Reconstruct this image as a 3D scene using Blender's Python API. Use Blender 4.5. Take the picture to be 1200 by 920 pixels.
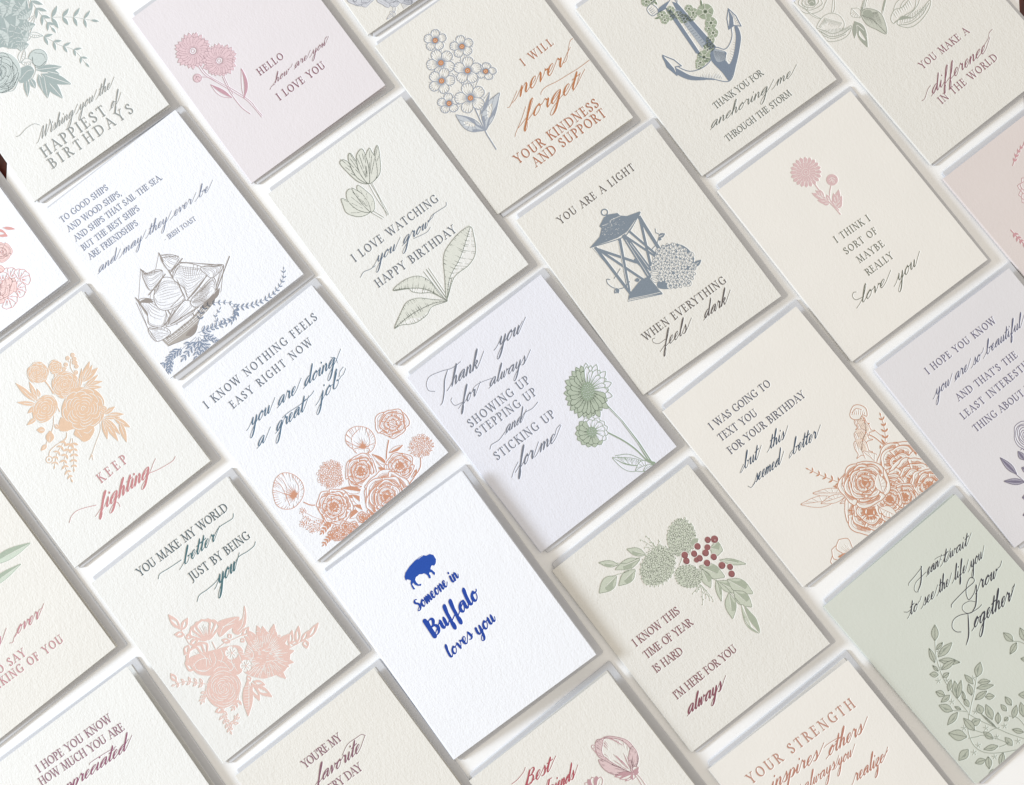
import bpy, math, random, re
import numpy as np

for _o in list(bpy.data.objects):
    bpy.data.objects.remove(_o)
SC = bpy.context.scene
MM = 0.001

# ------------------------------------------------------------------ camera
CAM_AX, CAM_AY, CAM_D, CAM_F = 0.087705, 0.012114, 602.101, 1100.0
cam_data = bpy.data.cameras.new("camera")
cam = bpy.data.objects.new("camera", cam_data)
SC.collection.objects.link(cam)
cam_data.sensor_width = 36.0
cam_data.lens = 36.0 * CAM_F / 1200.0
cam_data.clip_start = 0.02
cam_data.clip_end = 50.0
_cx, _sx, _cy, _sy = math.cos(CAM_AX), math.sin(CAM_AX), math.cos(CAM_AY), math.sin(CAM_AY)
_M = np.array([[_cy, 0, _sy], [0, 1, 0], [-_sy, 0, _cy]]) @ np.array([[1, 0, 0], [0, _cx, -_sx], [0, _sx, _cx]])
_p = _M @ np.array([0, 0, CAM_D]) * MM
from mathutils import Matrix, Vector
cam.matrix_world = Matrix(((*_M[0], _p[0]), (*_M[1], _p[1]), (*_M[2], _p[2]), (0, 0, 0, 1)))
SC.camera = cam

# ------------------------------------------------------------------ light
# a big soft window at the left, a dim warm room all round
SC.view_settings.view_transform = 'Standard'
SC.view_settings.look = 'None'
SC.view_settings.exposure = 0.0
SC.view_settings.gamma = 1.0
W_ = bpy.data.worlds.new("World")
SC.world = W_
W_.use_nodes = True
W_.node_tree.nodes["Background"].inputs[0].default_value = (1.0, 0.925, 0.82, 1)
W_.node_tree.nodes["Background"].inputs[1].default_value = 0.79

def area(name, loc, target, sx, sy, power, col):
    d = bpy.data.lights.new(name, 'AREA')
    d.shape = 'RECTANGLE'; d.size = sx; d.size_y = sy; d.energy = power; d.color = col
    o = bpy.data.objects.new(name, d)
    SC.collection.objects.link(o)
    o.location = loc
    o.rotation_euler = (Vector(target) - Vector(loc)).to_track_quat('-Z', 'Y').to_euler()
    return o
area("window_light", (-2.4, -0.05, 1.18), (0.0, 0.0, 0.0), 0.6, 0.55, 67.0, (0.80, 0.89, 1.0))

# ------------------------------------------------------------------ materials
def lin(c):
    return tuple(((x / 255.0) / 12.92 if x <= 10 else (((x / 255.0) + 0.055) / 1.055) ** 2.4) for x in c)

def nodes_of(name):
    m = bpy.data.materials.new(name); m.use_nodes = True
    nt = m.node_tree
    return m, nt, nt.nodes, nt.links, nt.nodes["Principled BSDF"]

def paper_mat(name, rgb, rough=0.7, grain=1.0, size=1150.0, spec=0.25, fibre=0.0):
    m, nt, N, L, B = nodes_of(name)
    tc = N.new("ShaderNodeTexCoord"); oi = N.new("ShaderNodeObjectInfo")
    mp = N.new("ShaderNodeVectorMath"); mp.operation = 'MULTIPLY_ADD'
    L.new(oi.outputs["Random"], mp.inputs[0]); mp.inputs[1].default_value = (3.1, 1.7, 0.0)
    L.new(tc.outputs["Object"], mp.inputs[2])
    st = N.new("ShaderNodeMapping"); L.new(mp.outputs[0], st.inputs[0])
    st.inputs["Rotation"].default_value = (0, 0, 0.5); st.inputs["Scale"].default_value = (1.0, 0.62, 1.0)
    n1 = N.new("ShaderNodeTexNoise"); n1.inputs["Scale"].default_value = size; n1.inputs["Detail"].default_value = 2.5
    n1.inputs["Roughness"].default_value = 0.55; L.new(st.outputs[0], n1.inputs[0])
    n2 = N.new("ShaderNodeTexNoise"); n2.inputs["Scale"].default_value = size * 0.33; n2.inputs["Detail"].default_value = 1.0
    L.new(st.outputs[0], n2.inputs[0])
    ad = N.new("ShaderNodeMath"); ad.operation = 'MULTIPLY_ADD'
    L.new(n2.outputs["Fac"], ad.inputs[0]); ad.inputs[1].default_value = 0.7; L.new(n1.outputs["Fac"], ad.inputs[2])
    bp = N.new("ShaderNodeBump"); bp.inputs["Strength"].default_value = 1.0
    bp.inputs["Distance"].default_value = 0.00022 * grain
    L.new(ad.outputs[0], bp.inputs["Height"]); L.new(bp.outputs[0], B.inputs["Normal"])
    n3 = N.new("ShaderNodeTexNoise"); n3.inputs["Scale"].default_value = 38.0; n3.inputs["Detail"].default_value = 3.0
    L.new(mp.outputs[0], n3.inputs[0])
    mx = N.new("ShaderNodeMix"); mx.data_type = 'RGBA'
    L.new(n3.outputs["Fac"], mx.inputs["Factor"])
    c = lin(rgb)
    mx.inputs[6].default_value = (*[x * 0.975 for x in c], 1)
    mx.inputs[7].default_value = (*[min(0.93, x * 1.02) for x in c], 1)
    L.new(mx.outputs[2], B.inputs["Base Color"])
    B.inputs["Roughness"].default_value = rough
    B.inputs["Specular IOR Level"].default_value = spec
    return m

def ink_mat(rgb):
    key = "ink_%02x%02x%02x" % tuple(int(x) for x in rgb)
    if key in bpy.data.materials:
        return bpy.data.materials[key]
    m, nt, N, L, B = nodes_of(key)
    tc = N.new("ShaderNodeTexCoord")
    n = N.new("ShaderNodeTexNoise"); n.inputs["Scale"].default_value = 1500.0; n.inputs["Detail"].default_value = 3.0
    L.new(tc.outputs["Object"], n.inputs[0])
    mx = N.new("ShaderNodeMix"); mx.data_type = 'RGBA'
    L.new(n.outputs["Fac"], mx.inputs["Factor"])
    c = [x * 0.92 for x in lin(rgb)]
    mx.inputs[6].default_value = (*[x * 0.82 for x in c], 1)
    mx.inputs[7].default_value = (*[min(0.95, x * 1.2 + 0.01) for x in c], 1)
    L.new(mx.outputs[2], B.inputs["Base Color"])
    bp = N.new("ShaderNodeBump"); bp.inputs["Distance"].default_value = 0.00006; bp.inputs["Strength"].default_value = 1.0
    L.new(n.outputs["Fac"], bp.inputs["Height"]); L.new(bp.outputs[0], B.inputs["Normal"])
    B.inputs["Roughness"].default_value = 0.5
    B.inputs["Specular IOR Level"].default_value = 0.3
    return m

PAPER = dict(
    white=paper_mat("bright_white_cotton_paper", (232, 235, 242), grain=1.3),
    cream=paper_mat("cream_cotton_paper", (223, 222, 218), grain=1.3),
    ivory=paper_mat("ivory_cotton_paper", (226, 227, 226), grain=1.3),
    pearl=paper_mat("smooth_ivory_paper", (228, 226, 222), grain=0.5, rough=0.5),
    pink=paper_mat("pale_pink_paper", (221, 217, 222), grain=0.6, rough=0.5),
    blush=paper_mat("blush_paper", (217, 209, 208), grain=0.4, rough=0.45),
    lilac=paper_mat("pale_lilac_paper", (219, 218, 223), grain=0.45, rough=0.5),
    frost=paper_mat("cool_white_paper", (224, 226, 236), grain=1.0),
    sage=paper_mat("sage_green_paper", (207, 212, 205), grain=0.45, rough=0.5))
PAPER_EDGE = {k: paper_mat('cut_edge_of_' + k + '_paper', rgb, grain=0.02) for k, rgb in dict(white=(232, 235, 242), cream=(223, 222, 218), ivory=(226, 227, 226), pearl=(228, 226, 222), pink=(221, 217, 222), blush=(217, 209, 208), lilac=(219, 218, 223), frost=(224, 226, 236), sage=(207, 212, 205)).items()}
ENV_MAT = paper_mat("envelope_paper", (203, 205, 210), grain=0.02, rough=0.75, size=900)

# ------------------------------------------------------------------ mesh helper
def link(name, me, parent=None):
    o = bpy.data.objects.new(name, me)
    SC.collection.objects.link(o)
    if parent is not None:
        o.parent = parent
    return o

def mesh_from(V, starts, totals, loops, mats, midx=None, name="mesh"):
    me = bpy.data.meshes.new(name)
    me.vertices.add(len(V)); me.vertices.foreach_set("co", np.ascontiguousarray(V, dtype=np.float32).ravel())
    me.loops.add(len(loops)); me.loops.foreach_set("vertex_index", np.ascontiguousarray(loops, dtype=np.int32))
    me.polygons.add(len(starts))
    me.polygons.foreach_set("loop_start", np.ascontiguousarray(starts, dtype=np.int32))
    me.polygons.foreach_set("loop_total", np.ascontiguousarray(totals, dtype=np.int32))
    for m in mats: me.materials.append(m)
    if midx is not None: me.polygons.foreach_set("material_index", np.ascontiguousarray(midx, dtype=np.int32))
    me.update(calc_edges=True)
    return me

# ------------------------------------------------------------------ letterpress: signed distance fields of ink on a card
G = 0.16
NX, NY = 676, 874
CW, CH = (NX - 1) * G, (NY - 1) * G
DEPTH, SHOULDER = 0.26, 0.36

def P(s):
    if isinstance(s, str):
        return np.array([[float(a) for a in t.split(",")] for t in s.split()])
    return np.array(s, float).reshape(-1, 2)

def catmull(p, closed=False, step=0.35):
    p = P(p)
    if len(p) < 3 and not closed:
        return p
    if closed:
        q = np.vstack([p[-1], p, p[0], p[1]])
    else:
        q = np.vstack([2 * p[0] - p[1], p, 2 * p[-1] - p[-2]])
    out = []
    for i in range(1, len(q) - 2):
        a, b, c_, d = q[i - 1], q[i], q[i + 1], q[i + 2]
        n = max(2, int(np.hypot(*(c_ - b)) / step) + 1)
        t = np.linspace(0, 1, n, endpoint=False)[:, None]
        if np.hypot(*(c_ - b)) < 1e-6: continue
        out.append(0.5 * ((2 * b) + (-a + c_) * t + (2 * a - 5 * b + 4 * c_ - d) * t ** 2 + (-a + 3 * b - 3 * c_ + d) * t ** 3))
    if not closed: out.append(p[-1:])
    return np.vstack(out)

class Card:
    def __init__(s, name):
        s.name = name; s.layers = {}; s.cur = None
        s.rnd = random.Random(name)

def box(lo, hi):
    x0 = max(0, int(math.floor(lo[0] / G))); x1 = min(NX, int(math.ceil(hi[0] / G)) + 1)
    y0 = max(0, int(math.floor(lo[1] / G))); y1 = min(NY, int(math.ceil(hi[1] / G)) + 1)
    return x0, x1, y0, y1

def f_stroke(S, p, w):
    """union a ribbon of widths w along p into field S"""
    PAD = 0.5
    for i in range(len(p) - 1):
        a, b = p[i], p[i + 1]; wa, wb = w[i] * .5, w[i + 1] * .5
        m = max(wa, wb) + PAD
        x0, x1, y0, y1 = box(np.minimum(a, b) - m, np.maximum(a, b) + m)
        if x1 <= x0 or y1 <= y0: continue
        gx = np.arange(x0, x1) * G - a[0]; gy = (np.arange(y0, y1) * G - a[1])[:, None]
        d = b - a; L2 = d[0] * d[0] + d[1] * d[1]
        t = np.clip((gx * d[0] + gy * d[1]) / L2, 0, 1) if L2 > 1e-12 else np.zeros((y1 - y0, x1 - x0))
        dist = np.hypot(gx - t * d[0], gy - t * d[1]) - (wa + (wb - wa) * t)
        v = S[y0:y1, x0:x1]; np.minimum(v, dist, out=v)

def f_poly(p):
    """box and signed distance of a polygon"""
    PAD = 0.6
    x0, x1, y0, y1 = box(p.min(0) - PAD, p.max(0) + PAD)
    if x1 <= x0 or y1 <= y0: return None
    gx = (np.arange(x0, x1) * G)[None, :]; gy = (np.arange(y0, y1) * G)[:, None]
    D = np.full((y1 - y0, x1 - x0), 1e9); ins = np.zeros(D.shape, bool)
    for i in range(len(p)):
        a, b = p[i], p[(i + 1) % len(p)]; d = b - a; L2 = d @ d
        if L2 < 1e-12: continue
        px, py = gx - a[0], gy - a[1]
        t = np.clip((px * d[0] + py * d[1]) / L2, 0, 1)
        np.minimum(D, (px - t * d[0]) ** 2 + (py - t * d[1]) ** 2, out=D)
        if d[1] != 0:
            ins ^= ((a[1] > gy) != (b[1] > gy)) & (gx < d[0] * (gy - a[1]) / d[1] + a[0])
    D = np.sqrt(D); D[ins] *= -1
    return (slice(y0, y1), slice(x0, x1)), D

C = None          # the card being drawn
def new(name):
    global C
    C = Card(name); return C
def lay(part, rgb, raw=False):
    if (part, tuple(rgb)) in C.layers: C.cur = (part, tuple(rgb)); return
    g = .3 * rgb[0] + .55 * rgb[1] + .15 * rgb[2]
    k = (part, tuple(int(round(x + (g - x) * (0 if raw else .22))) for x in rgb))
    if k not in C.layers: C.layers[k] = np.full((NY, NX), 9.0)
    C.cur = k
def S_(): return C.layers[C.cur]
def same():       # every layer of the part being drawn
    return [a for k, a in C.layers.items() if k[0] == C.cur[0]]
def clear_others(sl, D):
    for k, a in C.layers.items():
        if k != C.cur and k[0] == C.cur[0]:
            v = a[sl]; np.maximum(v, -D, out=v)

def st(p, w=0.3, w2=None, k=0, closed=False, smooth=True):
    """ink line; k=1 tapers both ends, k=2 the far end"""
    q = catmull(p, closed) if smooth else P(p)
    if closed: q = np.vstack([q, q[:1]])
    if k and len(q) == 2: q = q[0] + (q[1] - q[0]) * np.linspace(0, 1, 6)[:, None]
    t = np.linspace(0, 1, len(q)); w2 = w if w2 is None else w2
    ww = w + (w2 - w) * t
    if k == 1: ww = ww * (0.25 + 0.75 * np.sqrt(np.clip(np.sin(np.pi * t), 0, 1)))
    if k == 2: ww = ww * (1 - 0.8 * t)
    f_stroke(S_(), q, ww)
def pl(p, w=0.3): st(p, w, smooth=False)
def cs(p, w=0.3, smooth=True, k=0):
    q = catmull(p) if smooth else P(p)
    if k and len(q) == 2: q = q[0] + (q[1] - q[0]) * np.linspace(0, 1, 6)[:, None]
    t = np.linspace(0, 1, len(q)); ww = np.full(len(q), w)
    if k: ww = ww * (0.3 + 0.7 * np.sqrt(np.clip(np.sin(np.pi * t), 0, 1)))
    x0, x1, y0, y1 = box(q.min(0) - w - 1, q.max(0) + w + 1)
    if x1 <= x0 or y1 <= y0: return
    tmp = np.full((y1 - y0, x1 - x0), 9.0)
    f_stroke_off(tmp, q, ww, x0, y0)
    for a in same():
        v = a[y0:y1, x0:x1]; np.maximum(v, -tmp, out=v)
def f_stroke_off(T, p, w, ox, oy):
    gx0 = (np.arange(T.shape[1]) + ox) * G; gy0 = (np.arange(T.shape[0]) + oy) * G
    for i in range(len(p) - 1):
        a, b = p[i], p[i + 1]; m = max(w[i], w[i + 1]) * .5 + .5
        lo = np.minimum(a, b) - m; hi = np.maximum(a, b) + m
        i0 = max(0, int((lo[0]) / G) - ox); i1 = min(T.shape[1], int(hi[0] / G) + 2 - ox)
        j0 = max(0, int((lo[1]) / G) - oy); j1 = min(T.shape[0], int(hi[1] / G) + 2 - oy)
        if i1 <= i0 or j1 <= j0: continue
        gx = gx0[i0:i1] - a[0]; gy = (gy0[j0:j1] - a[1])[:, None]; d = b - a; L2 = d @ d
        t = np.clip((gx * d[0] + gy * d[1]) / L2, 0, 1) if L2 > 1e-12 else 0
        dist = np.hypot(gx - t * d[0], gy - t * d[1]) - (w[i] + (w[i + 1] - w[i]) * t) * .5
        v = T[j0:j1, i0:i1]; np.minimum(v, dist, out=v)
def fi(p, smooth=True):
    q = catmull(p, True, 0.6) if smooth else P(p)
    r = f_poly(q)
    if r is None: return
    v = S_()[r[0]]; np.minimum(v, r[1], out=v); clear_others(*r)
def cu(p, smooth=True):
    q = catmull(p, True, 0.6) if smooth else P(p)
    r = f_poly(q)
    if r is None: return
    for a in same():
        v = a[r[0]]; np.maximum(v, -r[1], out=v)
def sh(p, w=0.28, smooth=True):
    """a paper-coloured shape with an ink outline, hiding what lies under it"""
    cu(p, smooth); st(p, w, closed=True, smooth=smooth)

# ---- plant pieces
def rot(v, a): return np.array([v[0] * math.cos(a) - v[1] * math.sin(a), v[0] * math.sin(a) + v[1] * math.cos(a)])
def leafshape(a, b, w, bend=0.0, fat=0.45):
    a, b = P(a)[0], P(b)[0]; d = b - a; n = np.array([-d[1], d[0]]); L = np.hypot(*d) + 1e-9; n = n / L
    mid = a + d * fat + n * bend * L
    t = [(.15, .45), (.3, .85), (.5, 1), (.7, .8), (.88, .38)]
    def ctr(u): return (1 - u) ** 2 * a + 2 * u * (1 - u) * (mid + n * bend * L) + u * u * b
    up = [ctr(u) + n * w * .5 * h for u, h in t]; dn = [ctr(u) - n * w * .5 * h for u, h in t]
    return np.array([a] + up + [b] + dn[::-1]), np.array([a, ctr(.35), ctr(.7), b]), np.array(up), np.array(dn)
def lf(a, b, w, style='s', bend=0.0, lw=0.26):
    sp, mid, up, dn = leafshape(a, b, w, bend)
    if style in 'sg' or (style == 'f' and w > 2.2): cu(leafshape(a, b, w + .55, bend)[0])
    if style in 'sf':
        fi(sp)
        if style == 's': cs(mid[:3], min(0.44, w * .17), k=1)
    elif style == 'o':
        sh(sp, lw); st(mid, lw * .8)
    elif style == 'h':
        sh(sp, lw); fi(np.vstack([mid, up[::-1]])); st(mid, lw)
    elif style == 't':
        sh(sp, lw); st(mid, lw * .8)
        for i in range(1, 5):
            st([mid[1] + (mid[2] - mid[1]) * (i / 4 - .2), up[i]], lw * .55)
    elif style == 'g':   # filled, with a pale blaze in the middle
        fi(sp); cu(np.vstack([mid[0] * .3 + mid[1] * .7, up[2] * .6 + mid[1] * .4, mid[2], dn[3] * .5 + mid[2] * .5]))
        st(sp, lw, closed=True)
def ell(c, rx, ry=None, ang=0.0, n=14, wob=0.0):
    c = P(c)[0]; ry = rx if ry is None else ry
    out = []
    for i in range(n):
        t = 2 * math.pi * i / n; r = 1 + wob * (C.rnd.random() * 2 - 1)
        out.append(c + rot((rx * r * math.cos(t), ry * r * math.sin(t)), ang))
    return np.array(out)
def dot(c, r):
    c = P(c)[0]; f_stroke(S_(), np.array([c, c + 1e-3]), [2 * r, 2 * r])
def ring(c, r, w=0.3, cut=True):
    if cut: cu(ell(c, r))
    st(ell(c, r), w, closed=True)
def petal(c, ang, r0, r1, wd, tip=0.6, sq=1.0, sa=0.0):
    """closed outline of one petal; sq/sa squash the whole flower"""
    c = P(c)[0]
    pts = [(r0, -wd * .18), (r0 + (r1 - r0) * .45, -wd * .45), (r0 + (r1 - r0) * .8, -wd * .5 * (tip + .25)), (r1, -wd * .12 * tip), (r1, wd * .12 * tip),
           (r0 + (r1 - r0) * .8, wd * .5 * (tip + .25)), (r0 + (r1 - r0) * .45, wd * .45), (r0, wd * .18)]
    out = []
    for p in pts:
        q = rot(p, ang); q = rot(q, -sa); q = np.array([q[0], q[1] * sq]); out.append(c + rot(q, sa))
    return np.array(out)
def sqz(c, ang, r, sq, sa):
    q = rot((r, 0), ang - sa); return P(c)[0] + rot((q[0], q[1] * sq), sa)
def daisy(c, r, n=16, core=0.25, lw=0.26, rows=1, sq=1.0, sa=0.0, fill=None, off=0.0, lines=2, tip=.5):
    ink = C.cur
    for k in range(rows):
        rr = r * (1 - .16 * k); 
        for i in range(n):
            a = off + 2 * math.pi * (i + .5 * k) / n + (C.rnd.random() - .5) * .12
            L = rr * (1 + (C.rnd.random() - .5) * .14)
            pp = petal(c, a, r * core * .8, L, 2 * math.pi * r / n * 1.15, tip, sq, sa)
            cu(pp)
            if fill: lay(*fill); fi(pp); lay(*ink)
            st(pp, lw, closed=True)
            for j in range(lines):
                aa = a + (j - (lines - 1) / 2) * 1.4 / n
                st([sqz(c, aa, r * core, sq, sa), sqz(c, aa, L * (.45 + .3 * C.rnd.random()), sq, sa)], lw * .8, k=2)
    cp = np.array([sqz(c, 2 * math.pi * i / 14, r * core, sq, sa) for i in range(14)])
    cu(cp); st(cp, lw, closed=True)
    return cp
def rose_solid(c, r, petals=5, rings=5, cw=0.46, sq=1.0, sa=0.0, wob=.05):
    rn = C.rnd
    fi(np.array([sqz(c, 2 * math.pi * i / 18, r * (1 + wob * (rn.random() * 2 - 1)), sq, sa) for i in range(18)]))
    for k in range(rings):
        rr = r * (0.86 - 0.74 * k / rings); a0 = rn.random() * 6.28; m = max(2, petals - k // 2)
        for i in range(m):
            a = a0 + 2 * math.pi * i / m; span = 2 * math.pi / m * .86
            pts = [sqz(c, a + span * (j / 6), rr * (1 + .10 * math.sin(math.pi * j / 6) - .10 * (j == 6) + .03 * rn.random()), sq, sa) for j in range(7)]
            cs(pts, cw * (1 - .08 * k), k=1)
    cs([sqz(c, t * 1.1, r * (.03 + .018 * t), sq, sa) for t in range(7)], cw * .7)
def rose_line(c, r, rings=4, petals=5, lw=0.28, hatch=4, sq=1.0, sa=0.0, tint=None, off=None, base=0.0):
    rn = C.rnd; ink = C.cur
    if base: cu(ell(c, r * 1.02)); fi(np.array([sqz(c, i * .449, r * base, sq, sa) for i in range(14)]))
    for k in range(rings):
        R1 = r * (1 - .78 * k / rings); R0 = R1 * .45; m = petals - (k // 2)
        a0 = rn.random() * 6.28 if off is None else off + k * .6
        for i in range(m):
            a = a0 + 2 * math.pi * i / m + rn.gauss(0, .12); hs = math.pi / m * (1.15 + .35 * rn.random()); R1 = r * (1 - .78 * k / rings) * (1 + rn.gauss(0, .05))
            pts = [sqz(c, a, R0 * .5, sq, sa)]
            for j in range(9):
                u = j / 8 * 2 - 1
                pts.append(sqz(c, a + hs * u, R1 * (1 - .16 * abs(u) ** 3 + .05 * math.sin(5 * u + k) + .04 * (rn.random() - .5)), sq, sa))
            pp = np.array(pts); cu(pp)
            if tint: lay(*tint); fi(pp); lay(*ink)
            if base:
                Rn = r * (1 - .78 * (k + 1) / rings) * .96; gap = R1 - Rn
                wd = [sqz(c, a + hs * u, Rn - .3, sq, sa) for u in (-.8, -.4, 0, .4, .8)] + [sqz(c, a + hs * u, Rn + gap * rn.uniform(.18, .62), sq, sa) for u in (.8, .6, .4, .2, 0, -.2, -.4, -.6, -.8)]
                fi(np.array(wd), smooth=False)
                for u in np.linspace(-.75, .75, max(4, int(hs * Rn * 2.2))):
                    cs([sqz(c, a + hs * u, Rn + gap * .1, sq, sa), sqz(c, a + hs * u, Rn + gap * .8, sq, sa)], .26)
            st(pp, lw * (1.25 if base else 1), closed=True)
            st([p * .86 + P(c)[0] * .14 for p in pts[2:9]], lw * .5)
            for j in range(hatch):
                u = (j + .5) / hatch * 2 - 1
                st([sqz(c, a + hs * u * .7, R1 * (.35 + .1 * rn.random()), sq, sa), sqz(c, a + hs * u * .8, R1 * (.6 + .25 * rn.random()), sq, sa)], lw * 1.15, k=2)
    st([sqz(c, t * .9, r * (.02 + .022 * t), sq, sa) for t in range(9)], lw)
def poppy(c, r, ang, lw=0.28, tint=None):
    """open cup seen from the side, its mouth towards ang"""
    rn = C.rnd; ink = C.cur; c = P(c)[0]
    for k, (da, R, wd) in enumerate([(-.75, 1.0, 1.25), (.75, 1.0, 1.25), (0, 1.05, 1.5), (-.35, .8, 1.0), (.4, .78, 1.0)]):
        base = c - rot((r * .75, 0), ang)
        pp = []
        for j in range(11):
            u = j / 10 * 2 - 1
            pp.append(base + rot((r * 1.75 * R * (1 - .22 * u * u + .03 * math.sin(7 * u + k)), 0), ang + da * .55 + u * wd * .42))
        pp = np.array([base] + pp); cu(pp)
        if tint and k < 3: lay(*tint); fi(pp); lay(*ink); cu(pp * .86 + (base * .4 + c * .6) * .14) if k == 1 else None
        st(pp, lw, closed=True)
        for j in range(9):
            u = (j + .5) / 9 * 2 - 1; q = base + rot((r * 1.75 * R, 0), ang + da * .55 + u * wd * .36)
            st([base + (q - base) * .12, base + (q - base) * (.45 + .3 * rn.random())], lw * .75, k=2)
            st([base + (q - base) * .93, base + (q - base) * (.74 + .1 * rn.random())], lw * .5, k=2)
def cup(outline, heart, n=34, inner=(), patch=0.45, lw=.3):
    """an open bloom from its traced outline: rays from its heart, short strokes in from the rim"""
    rn = C.rnd; sh(outline, lw * 1.15); q = catmull(outline, True); h = P(heart)[0]
    for p in inner: st(p, lw)
    for i in range(n):
        e = q[int((i + rn.random()) / n * (len(q) - 1))]
        st([h, h + (e - h) * (patch * (.6 + .8 * rn.random()))], lw * 1.5, k=2)
        st([e, e + (h - e) * (.08 + .3 * rn.random())], lw * 1.1, k=2)
def globe(c, r, n=110, d=.22):
    rn = C.rnd; c = P(c)[0]
    cu(ell(c, r))
    for i in range(n):
        q = r * math.sqrt((i + .5) / n) + rn.gauss(0, .22); a = i * 2.39996 + rn.gauss(0, .06)
        st(ell(c + rot((q, 0), a), r * .085 * rn.uniform(.8, 1.25), wob=.2, n=6), d, closed=True)
def branch(p, n, L, w, style='f', lw=0.25, ang=0.75, stem=0.28, end=True, both=True, taper=.35, bend=.0):
    q = catmull(p); f_stroke(S_(), q, np.full(len(q), stem))
    s = np.r_[0, np.cumsum(np.hypot(*(q[1:] - q[:-1]).T))]
    for i in range(n):
        t = (i + .8) / (n + .5) * s[-1]; j = min(len(q) - 2, np.searchsorted(s, t)); a = q[j]; d = q[j + 1] - q[max(0, j - 1)]
        th = math.atan2(d[1], d[0]); k = 1 - taper * i / n
        for sgn in ((1, -1) if both else ((1,) if i % 2 else (-1,))):
            jj = 1 + .25 * (C.rnd.random() - .5)
            lf(a, a + rot((L * k * jj, 0), th + sgn * ang * jj), w * k, style, bend * sgn, lw)
    if end:
        d = q[-1] - q[-3]; lf(q[-1], q[-1] + d / np.hypot(*d) * L * (1 - taper), w * (1 - taper), style, 0, lw)
def berries(p, r, stem=0.22, style='o'):
    p = P(p)
    for q in p: (ring(q, r, .25) if style == 'o' else dot(q, r))
def hatch(a0, a1, b0, b1, n, w=0.18):
    """n lines between edge a0-a1 and edge b0-b1"""
    a0, a1, b0, b1 = P(a0)[0], P(a1)[0], P(b0)[0], P(b1)[0]
    for i in range(n):
        t = (i + .5) / n; s = a0 + (a1 - a0) * t; e = b0 + (b1 - b0) * t
        st([s, s + (e - s) * (.55 + .45 * C.rnd.random())], w, k=2)

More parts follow.
